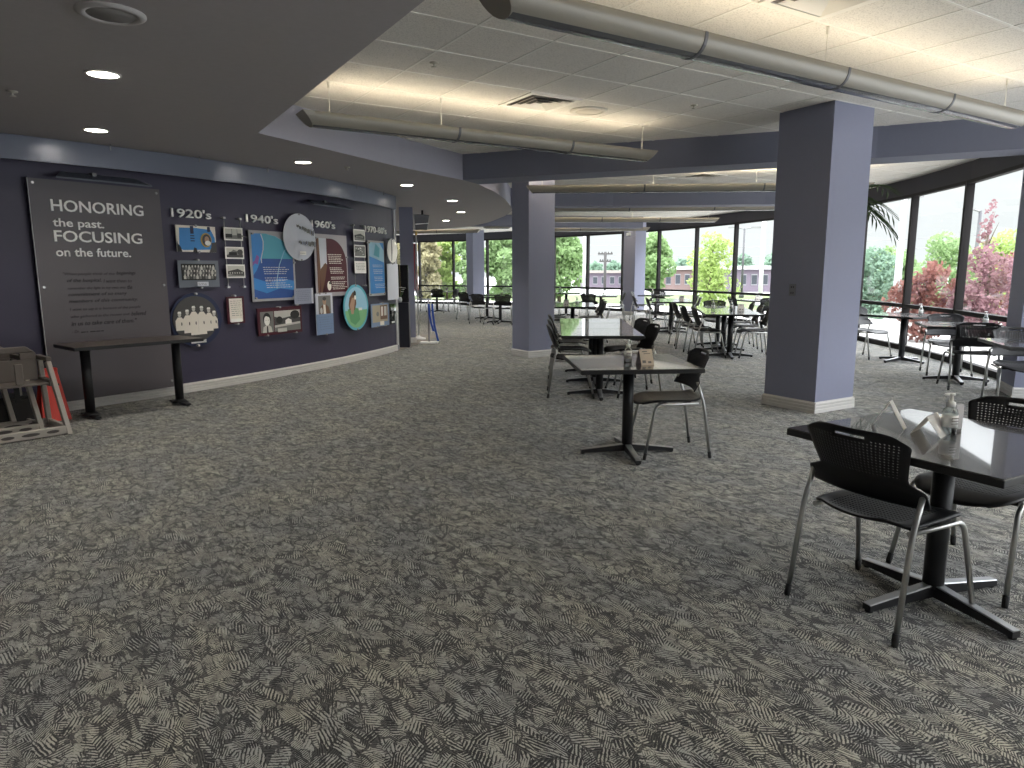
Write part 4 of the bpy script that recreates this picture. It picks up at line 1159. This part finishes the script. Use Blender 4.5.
# shelf-like wall washers in the dark gap above the exhibits
for s, lab in ((.62, 'flat grey wall washer lamp above the grey text panel'), (4.0, 'flat grey wall washer lamp above the maroon panel')):
    t = exhibit('wall_washer', lab, s, 2.385, 'wall lamp', 'wall washers behind the valance')
    mb = MB().m(mat('washer_grey', (.16, .18, .22), .4)); mb.hexa([(-.42, -.22, 0), (.55, -.20, 0), (.45, -.03, .07), (-.30, -.03, .07), (-.42, -.22, .014), (.55, -.20, .014), (.45, -.03, .09), (-.30, -.03, .09)]); mb.build('washer_shade', parent=t)
    mb = MB().m(mat('washer_arm', (.2, .2, .2), .4, .5)); mb.box(-.02, .02, -.1, 0, .06, .10); mb.build('washer_arm', parent=t)

# ------------------------------------------------------------------ things at the opening past the wall
mb = MB().m(paint_lilac); mb.box(-.135, .135, -.13, .13, 0, SOFF)
o = structure(mb.build('column_opening', loc=(-2.11, 14.22, 0), rot=(0, 0, R(8))))
mb = MB().m(vinyl_base); q = [(-.135, -.13), (.135, -.13), (.135, .13), (-.135, .13)]
for k in range(4): baseboard(mb, [q[k], q[(k + 1) % 4]])
mb.build('baseboard', parent=o)
t = thing('display_cabinet', 'black upright cabinet with navy lower half standing in the opening past the wall', 'cabinet', (-2.14, 13.42, 0), R(4))
mb = MB().m(mat('cabinet_navy', (.018, .020, .032), .4)); mb.box(-.165, .165, -.16, .16, .0, .86, .006); mb.build('cabinet_body', parent=t)
mb = MB().m(mat('cabinet_black', (.006, .006, .008), .2)); mb.box(-.155, .155, .02, .14, .86, 1.57, .006); mb.m(mat('gold_edge', (.22, .17, .07), .4)); mb.box(-.005, .005, .016, .021, .9, 1.56); mb.build('back_panel', parent=t)
t = thing('flower_arrangement', 'small white flowers standing on the black cabinet', 'flowers', (-2.14, 13.35, .861))
mb = MB().m(white_plastic); mb.lathe([(.03, 0), (.045, .05), (.03, .09), (.034, .10)], n=16); mb.build('vase', parent=t)
rf = random.Random(4); gm = mat('stem_green', (.06, .12, .04), .6)
mb = MB().m(gm); tips = []
for k in range(9):
    tp = (rf.uniform(-.10, .10), rf.uniform(-.08, .08), rf.uniform(.16, .30)); tips.append(tp); mb.tube([(0, 0, .08), (tp[0] * .5, tp[1] * .5, .15), tp], .004, 5)
mb.build('stems', parent=t)
mb = MB().m(photo_mats['white'])
for tp in tips:
    for j in range(5):
        a_ = j * 2 * PI / 5; c_ = Vector(tp) + Vector((.018 * math.cos(a_), .018 * math.sin(a_), .004)); mb.face([c_ + Vector((.016 * math.cos(b_), .016 * math.sin(b_), .006 * math.cos(b_ * 2))) for b_ in [PI / 3 * i for i in range(6)]])
mb.build('blossoms', parent=t)
t = thing('flag_stand', 'furled red and white flag on a white pole beside the grey pillar', 'flag', (-2.0, 14.85, 0))
mb = MB().m(white_plastic); mb.lathe([(.15, 0), (.15, .03), (.05, .06), (.018, .09)], n=24); mb.build('base', parent=t)
mb = MB().m(mat('pole_pale', (.6, .6, .62), .4)); mb.tube([(0, 0, .05), (0, 0, 2.20)], .014, 10); mb.m(photo_mats['gold']); mb.lathe([(.0001, 2.28), (.03, 2.24), (.02, 2.20), (.014, 2.19)], n=12); mb.build('pole', parent=t)
mb = MB(); n_ = 20
for k in range(n_):
    a0_, a1_ = 2 * PI * k / n_, 2 * PI * (k + 1) / n_; r0 = .05 + .022 * math.sin(5 * a0_); r1 = .05 + .022 * math.sin(5 * a1_)
    mb.m(mat('flag_red', (.42, .03, .05), .7) if (k // 3) % 2 == 0 else mat('flag_white', (.7, .68, .68), .7))
    mb.face([(-.05 + 1.0 * r0 * math.cos(a0_), 1.0 * r0 * math.sin(a0_), 1.05), (-.05 + 1.0 * r1 * math.cos(a1_), 1.0 * r1 * math.sin(a1_), 1.05), (-.03 + .5 * r1 * math.cos(a1_), .5 * r1 * math.sin(a1_), 2.02), (-.03 + .5 * r0 * math.cos(a0_), .5 * r0 * math.sin(a0_), 2.02)])
mb.build('flag_cloth', parent=t)
t = thing('banner_stand', 'slim grey stand with two hanging blue straps beside the flag', 'stand', (-1.66, 14.05, 0))
mb = MB().m(white_plastic); mb.box(-.20, .16, -.12, .12, 0, .035, .006); mb.build('base', parent=t)
mb = MB().m(mat('stand_grey', (.32, .30, .33), .4, .4)); mb.tube([(-.02, 0, .03), (-.02, 0, .88)], .018, 10); mb.build('post', parent=t)
mb = MB().m(mat('strap_blue', (.02, .08, .42), .5))
for pth in ([(-.01, -.03, .80), (.0, -.035, .6), (.03, -.05, .42), (.08, -.06, .25)], [(.06, -.03, .80), (.07, -.05, .6), (.10, -.06, .35), (.17, -.07, .05)]):
    for p_, q_ in zip(pth[:-1], pth[1:]):
        p_, q_ = Vector(p_), Vector(q_); w_ = Vector((.020, 0, 0)); d_ = Vector((0, .006, 0)); mb.hexa([p_ - w_, p_ + w_, p_ + w_ + d_, p_ - w_ + d_, q_ - w_, q_ + w_, q_ + w_ + d_, q_ - w_ + d_])
mb.build('strap', parent=t)
t = thing('hung_monitor', 'dark monitor hung from the soffit beside the grey pillar', 'monitor', (-1.86, 14.85, SOFF), R(20))
mb = MB().m(black_steel); mb.tube([(0, 0, 0), (0, 0, -.18)], .02, 10); mb.build('bracket', parent=t)
mb = MB().m(mat('monitor_dark', (.05, .05, .06), .4)); mb.hexa([(-.16, -.06, -.40), (.10, .02, -.40), (.10, .10, -.38), (-.16, .06, -.38), (-.20, -.14, -.10), (.14, -.04, -.10), (.14, .06, -.08), (-.20, -.02, -.08)], .008); mb.build('casing', parent=t)
mb = MB().m(white_plastic); mb.hexa([(-.18, -.150, -.30), (.12, -.050, -.27), (.12, -.04, -.27), (-.18, -.14, -.30), (-.18, -.150, -.285), (.12, -.050, -.255), (.12, -.04, -.255), (-.18, -.14, -.285)]); mb.build('white_stripe', parent=t)

# palm behind the front column
leafm = leaf_material('palm_leaf', (.05, .08, .035), .3)
t = thing('potted_palm', 'tall potted palm whose dark fronds reach out behind the front column', 'plant', (4.35, 9.35, 0))
mb = MB().m(mat('pot_grey', (.16, .15, .15), .6)); mb.lathe([(.15, 0), (.21, .40), (.23, .42), (.20, .42), (.18, .36), (.0001, .35)], n=28); mb.build('pot', parent=t)
mb = MB().m(mat('palm_trunk', (.12, .085, .05), .85)); mb.tube([(0, 0, .33), (.03, .01, 1.1), (.0, .0, 2.33)], [.05, .045, .035], 12); mb.build('trunk', parent=t)
rp = random.Random(11)
for k in range(15):
    a_ = k * 2.4; tilt = rp.uniform(-.25, .75); L_ = rp.uniform(.52, .78); mb = MB().m(leafm)
    spine = []
    for i in range(9):
        f = i / 8; spine.append(Vector((math.cos(a_) * L_ * f, math.sin(a_) * L_ * f, 2.30 + L_ * (tilt * f - .75 * f * f) + .22 * f)))
    mb.tube(spine, [.006 - .0005 * i for i in range(9)], 5)
    for i in range(1, 9):
        for s_ in (-1, 1):
            d_ = (spine[i] - spine[i - 1]).normalized(); sd = d_.cross(Vector((0, 0, 1))).normalized() * s_
            tip = spine[i] + (d_ * .8 + sd * .75 + Vector((0, 0, -.35))) * (.23 if i < 8 else .19); wv = d_ * .021
            m_ = spine[i].lerp(tip, .5) + Vector((0, 0, .012))
            mb.face([spine[i] - wv * .5, m_ - wv, tip, m_ + wv])
    mb.build('frond', parent=t)

# ------------------------------------------------------------------ outdoors
mb = MB().m(speckle('pavement', (.46, .46, .45), .9, .08, 1.5, 0)); mb.prism([(-120, -20), (160, -20), (160, 220), (-120, 220)], -.75, -.64)
structure(mb.build('ground'))
mb = MB().m(speckle('terrace_paving', (.42, .41, .39), .9, .1, 2, 0))
ring_o = arc(GC, GR + 5.5, R(79), R(-17), 40); ring_i = arc(GC, GR + .15, R(-17), R(79), 40)
mb.prism((ring_o + ring_i)[::-1], -.62, -.10)
structure(mb.build('pavement'))
mb = MB().m(leaf_material('lawn_grass', (.16, .21, .085), .3)); mb.prism([(7, 30), (60, 30), (60, 60), (-30, 60), (-30, 46)], -.645, -.622)
tag(mb.build('lawn_grass'), 'bright green lawn beyond the glazing', 'grass', kind='stuff')

def leaf_cloud(rng, blobs, n, size):
    mb_pts = []
    vol = [b[3] ** 2 for b in blobs]; tot = sum(vol)
    for b, v in zip(blobs, vol):
        for k in range(int(n * v / tot)):
            while True:
                d = Vector((rng.uniform(-1, 1), rng.uniform(-1, 1), rng.uniform(-1, 1)))
                if .2 < d.length < 1: break
            d = d.normalized() * (d.length ** .4)
            mb_pts.append(Vector(b[:3]) + Vector((d.x * b[3], d.y * b[3], d.z * b[3] * b[4])))
    return mb_pts
def tree(label, x, y, h, w, leaf, n=1500, z0=-.62, size=.16, seed=1, trunk_h=.3, name='tree', cat='tree', group='trees beyond the glazing', bare=0):
    rng = random.Random(seed)
    t = thing(name, label, cat, (x, y, z0), rng.uniform(0, 6), group)
    H = h - z0
    mb = MB().m(mat('tree_bark', (.10, .075, .055), .9)); tr = max(.04, w * .028)
    mb.tube([(0, 0, 0), (w * .02, 0, H * .35), (-w * .01, w * .01, H * .8)], [tr * 1.3, tr, tr * .3], 8)
    for k in range(5):
        a_ = k * 1.3 + rng.random(); z = H * (trunk_h + .09 * k)
        mb.tube([(0, 0, z), (math.cos(a_) * w * .2, math.sin(a_) * w * .2, z + H * .12), (math.cos(a_) * w * .36, math.sin(a_) * w * .36, z + H * .20)], [tr * .5, tr * .3, tr * .1], 6)
    mb.build('trunk', parent=t)
    blobs = []; zc0 = H * trunk_h
    for k in range(20):
        f = (k + .5) / 20; a_ = rng.uniform(0, 6.28); env = math.sin(PI * (.16 + .80 * f)) ** .7
        rr = w * .5 * env * rng.uniform(.25, .62); br = w * rng.uniform(.17, .25) * (.55 + .45 * env)
        blobs.append((math.cos(a_) * rr, math.sin(a_) * rr, zc0 + (H - zc0 - br * .8) * f + br * .3, br, .85))
    mb = MB().m(leaf)
    for p in leaf_cloud(rng, blobs, n, size):
        a_ = Vector((rng.uniform(-1, 1), rng.uniform(-1, 1), rng.uniform(-1, 1))).normalized(); b_ = a_.cross(Vector((rng.uniform(-1, 1), rng.uniform(-1, 1), rng.uniform(-1, 1)))).normalized(); s_ = size * rng.uniform(.6, 1.3)
        mb.face([p - a_ * s_ * .5, p + b_ * s_ * .3, p + a_ * s_ * .5, p - b_ * s_ * .3])
    mb.build('crown', parent=t)
    return t
lf_green = leaf_material('leaf_green', (0.237, 0.346, 0.155)); lf_lime = leaf_material('leaf_lime', (0.322, 0.419, 0.137)); lf_blue = leaf_material('leaf_bluegreen', (0.185, 0.277, 0.202))
lf_tan = leaf_material('leaf_tan', (0.336, 0.308, 0.182)); lf_red = leaf_material('leaf_red', (.260, .120, .100)); lf_plum = leaf_material('leaf_plum', (0.252, 0.140, 0.154))
def at_px(u, d):                                          # bearing (as photo column) and distance ahead, for the far planting
    return ((u - 512) / 692.59 * d * .987, d)
def T(label, u, d, top, wpx, leaf, n, seed, **kw):
    n = int(n * 1.7)
    x, y = at_px(u, d); h = 1.455 + (271.7 - top) / 692.59 * d; w = wpx / 692.59 * d
    return tree(label, x, y, h, w, leaf, n, size=kw.pop('size', .0075 * d), seed=seed, **kw)
T('tan leaved tree at the far end of the glazing beside the exhibit wall', 396, 40, 232, 36, lf_tan, 1500, 1)
T('tan and green tree just beside the flag', 428, 40, 228, 34, lf_tan, 1600, 2, trunk_h=.12)
T('fresh green tree between the flag and the far slim column', 447, 42, 224, 34, lf_lime, 1700, 3, trunk_h=.1)
T('green tree behind the far slim blue column', 466, 40, 226, 34, lf_green, 1600, 4, trunk_h=.1)
T('broad green tree between the far slim column and the middle column', 503, 40, 222, 46, lf_green, 2200, 5, trunk_h=.1)
T('yellow green tree peeping past the far side of the middle column', 522, 44, 228, 36, lf_lime, 1500, 6, trunk_h=.1)
T('round green tree just past the middle column', 560, 42, 230, 60, lf_green, 2200, 7, trunk_h=.14)
T('blue green round tree just past the rear blue column', 655, 46, 236, 54, lf_green, 2000, 8, trunk_h=.2)
T('lime green loose tree in the middle of the far glazing', 712, 34, 236, 62, lf_lime, 1700, 9, trunk_h=.08, size=.19)
for k, (u, d, top, w) in enumerate(((594, 165, 265, 26), (614, 150, 264, 22), (635, 165, 266, 24), (684, 150, 262, 30), (742, 140, 258, 34), (775, 115, 256, 36))):
    T(['hazy distant tree beside the pale tall pole', 'hazy distant tree right behind the utility pole', 'hazy distant tree behind the rear blue column', 'hazy distant tree between the blue green and lime trees', 'hazy distant tree behind the double headed lamp post', 'hazy distant tree beside the grey tall pole'][k], u, d, top, w, lf_blue, 500, 30 + k, trunk_h=.1, group='hazy distant trees')
T('clipped blue green tree behind the white lamp post', 870, 26, 252, 74, lf_blue, 3000, 12, trunk_h=.15, size=.17)
T('clipped green tree filling the gap behind the white lamp post', 888, 35, 251, 60, lf_green, 2200, 21, trunk_h=.12, size=.18)
T('clipped green tree next to the white lamp post', 905, 27, 254, 62, lf_green, 2400, 13, trunk_h=.15, size=.17)
T('tall green tree in the middle side window', 944, 20, 237, 84, lf_green, 3000, 14, trunk_h=.12, size=.13)
T('green tree behind the red leaved tree', 1000, 24, 236, 80, lf_lime, 2600, 15, trunk_h=.12, size=.15)
T('red leaved bush low in the middle side window', 930, 15, 266, 74, lf_red, 1300, 16, trunk_h=.05, size=.12, z0=-.1)
T('plum red tree with a tall thin top in the side window nearest the column', 990, 14.5, 251, 92, lf_plum, 2000, 17, trunk_h=.05, size=.11, z0=-.1)
T('thin red leaved shoot rising above the plum red tree', 985, 18.5, 205, 22, lf_plum, 170, 18, trunk_h=.35, size=.12, z0=-.1)
T('red leaved bush at the edge of the side window', 1012, 19, 256, 50, lf_red, 1000, 19, trunk_h=.05, size=.11, z0=-.1)

def lamp_post(label, u, d, top, r0, col, heads, z0=-.62, name='lamp_post'):
    x, y = at_px(u, d); h = 1.455 + (271.7 - top) / 692.59 * d - z0
    t = thing(name, label, 'lamp post' if heads else 'pole', (x, y, z0), 0, 'poles beyond the glazing')
    mb = MB().m(mat('pole_' + col, dict(white=(.36, .37, .37), grey=(.06, .06, .065), pale=(.21, .22, .23))[col], .5)); mb.tube([(0, 0, 0), (0, 0, h)], [r0, r0 * .7], 12); mb.lathe([(r0 * 2, 0), (r0 * 2, .3), (r0, .35)], n=14); mb.build('post', parent=t)
    for s_ in heads:
        mb = MB().m(mat('lamp_grey', (.20, .20, .20), .5)); L_ = .020 * d; mb.tube([(0, 0, h - .04), (s_ * L_ * .5, 0, h + .05)], r0 * .4, 8); mb.box(min(s_ * L_ * .5, s_ * L_ * 1.15), max(s_ * L_ * .5, s_ * L_ * 1.15), -.15, .15, h + .02, h + .12); mb.build('lamp_head', parent=t)
    return t
lamp_post('pale tall pole beside the mullion past the middle column', 584.5, 38, 228, .085, 'pale', ())
lamp_post('slim grey lamp post with two heads in the far glazing', 743, 52, 232, .09, 'grey', (-1, 1))
lamp_post('thick grey tall pole at the edge of the front column', 762, 40, 205, .13, 'pale', ())
lamp_post('white lamp post before the clipped trees', 899, 22, 204, .12, 'white', (-1, 1), -.1)
lamp_post('short grey lamp post above the red leaved tree', 975, 34, 216, .11, 'grey', (-1,))
x, y = at_px(605.5, 72)
t = thing('utility_pole', 'utility pole with two crossarms between the pale pole and the rear column', 'utility pole', (x, y, -.62))
hp = 1.455 + (271.7 - 254) / 692.59 * 72 + .62
mb = MB().m(mat('pole_wood', (.05, .047, .045), .9)); mb.tube([(0, 0, 0), (0, 0, hp)], .14, 8); mb.build('post', parent=t)
for z, w_ in ((hp - .2, .75), (hp - .95, .6)):
    mb = MB().m(mat('pole_wood', (.05, .047, .045), .9)); mb.box(-w_, w_, -.07, .07, z - .07, z + .07)
    for k in range(5): mb.lathe([(.05, z + .07), (.06, z + .15), (.03, z + .22)], -w_ + .1 + k * (w_ - .1) / 2, 0, 8)
    mb.build('crossarm', parent=t)
for k, (dz, lab) in enumerate(((.0, 'upper thin overhead wire across the far glazing'), (-.95, 'lower thin overhead wire across the far glazing'))):
    mb = MB().m(mat('wire_dark', (.2, .2, .2), .7)); mb.tube([(x - 26, y, hp + dz + .4), (x - 12, y, hp + dz - .1), (x, y, hp + dz), (x + 14, y - 2, hp + dz - .3), (x + 34, y - 6, hp + dz + .6)], .025, 5)
    tag(mb.build('overhead_wire'), lab, 'wire')
def low_building(label, u0, u1, d, top, base, wall, rc, nw, depth=10):
    x0, _ = at_px(u0, d); x1, _ = at_px(u1, d); zt = 1.455 + (271.7 - top) / 692.59 * d; zb = -.62
    t = thing('low_building', label, 'building', ((x0 + x1) / 2, d, zb)); L_ = (x1 - x0) / 2; H = zt - zb
    mb = MB().m(wall); mb.box(-L_, L_, 0, depth, 0, H * .86); mb.build('wall', parent=t)
    mb = MB().m(rc); mb.box(-L_ - .3, L_ + .3, -.4, depth + .3, H * .86, H); mb.build('roof', parent=t)
    for k in range(nw):
        x_ = -L_ + 2 * L_ * (k + .5) / nw; w_ = L_ / nw * .55; f = MB().m(mat('frame_pale', (.22, .22, .23), .5)); f.box(x_ - w_, x_ + w_, -.06, 0, H * .25, H * .68); f = f.build('window_frame', parent=t)
        g_ = MB().m(mat('dark_pane', (.04, .045, .055), .2)); g_.box(x_ - w_ * .88, x_ + w_ * .88, -.08, -.05, H * .29, H * .64); g_.build('pane', parent=f)
low_building('long mauve brick building with pale roof band behind the utility pole', 583, 634, 78, 272, 285, mat('brick_mauve', (.13, .105, .135), .8), mat('roof_pale', (.24, .21, .19), .7), 6)
low_building('white roofed brown building behind the blue green and lime trees', 655, 702, 70, 268, 285, mat('brick_brown', (.16, .11, .10), .8), mat('roof_white', (.42, .42, .42), .7), 5)
low_building('white roofed building behind the two tall poles', 728, 782, 66, 268, 285, mat('brick_mauve', (.13, .105, .135), .8), mat('roof_white', (.42, .42, .42), .7), 5)
# planter wall and terrace bench outside the side glazing
for k, (a_, b_, h_, lab) in enumerate(((-19, -10.6, .80, 'tan stone planter wall outside the side window nearest the column'), (-10.2, -5, .22, 'low tan stone planter wall outside the middle side window'))):
    p0, p1 = gpt(a_, GR + 2.2), gpt(b_, GR + 2.2); d_ = Vector((p1[0] - p0[0], p1[1] - p0[1])); n_ = Vector((d_.y, -d_.x)).normalized()
    mb = MB().m(speckle('planter_stone', (.10, .080, .055), .9, .15, 6, .1)); q = [p0, p1, (p1[0] + n_.x * .5, p1[1] + n_.y * .5), (p0[0] + n_.x * .5, p0[1] + n_.y * .5)]
    if sum(q[i][0] * q[(i + 1) % 4][1] - q[(i + 1) % 4][0] * q[i][1] for i in range(4)) < 0: q = q[::-1]
    mb.prism(q, -.10, h_); tag(mb.build('planter_wall'), lab, 'planter')

# ------------------------------------------------------------------ daylight and exposure
w = bpy.data.worlds.new('world'); sc.world = w; w.use_nodes = True
nt = w.node_tree; bg = nt.nodes['Background']
tc = nt.nodes.new('ShaderNodeTexCoord'); sx = nt.nodes.new('ShaderNodeSeparateXYZ'); rp_ = nt.nodes.new('ShaderNodeValToRGB')
nt.links.new(tc.outputs['Generated'], sx.inputs[0]); nt.links.new(sx.outputs[2], rp_.inputs[0]); nt.links.new(rp_.outputs[0], bg.inputs[0])
cr = rp_.color_ramp                                       # hazy overcast: brighter overhead than at the horizon
cr.elements[0].position = 0; cr.elements[0].color = (.100, .105, .105, 1)
cr.elements[1].position = 1; cr.elements[1].color = (.94, .96, 1, 1)
for p_, c_ in ((.15, (.103, .108, .108)), (.36, (.78, .80, .83))):
    e_ = cr.elements.new(p_); e_.color = (*c_, 1)
bg.inputs[1].default_value = 4.4
vs = sc.view_settings; vs.view_transform = 'Standard'; vs.look = 'None'; vs.gamma = 1; vs.use_curve_mapping = False
vs.exposure = 1.27
cy = sc.cycles; cy.max_bounces = 8; cy.diffuse_bounces = 5; cy.glossy_bounces = 4; cy.transmission_bounces = 6; cy.transparent_max_bounces = 12
cy.sample_clamp_indirect = 8; cy.use_denoising = True; cy.denoising_prefilter = 'ACCURATE'
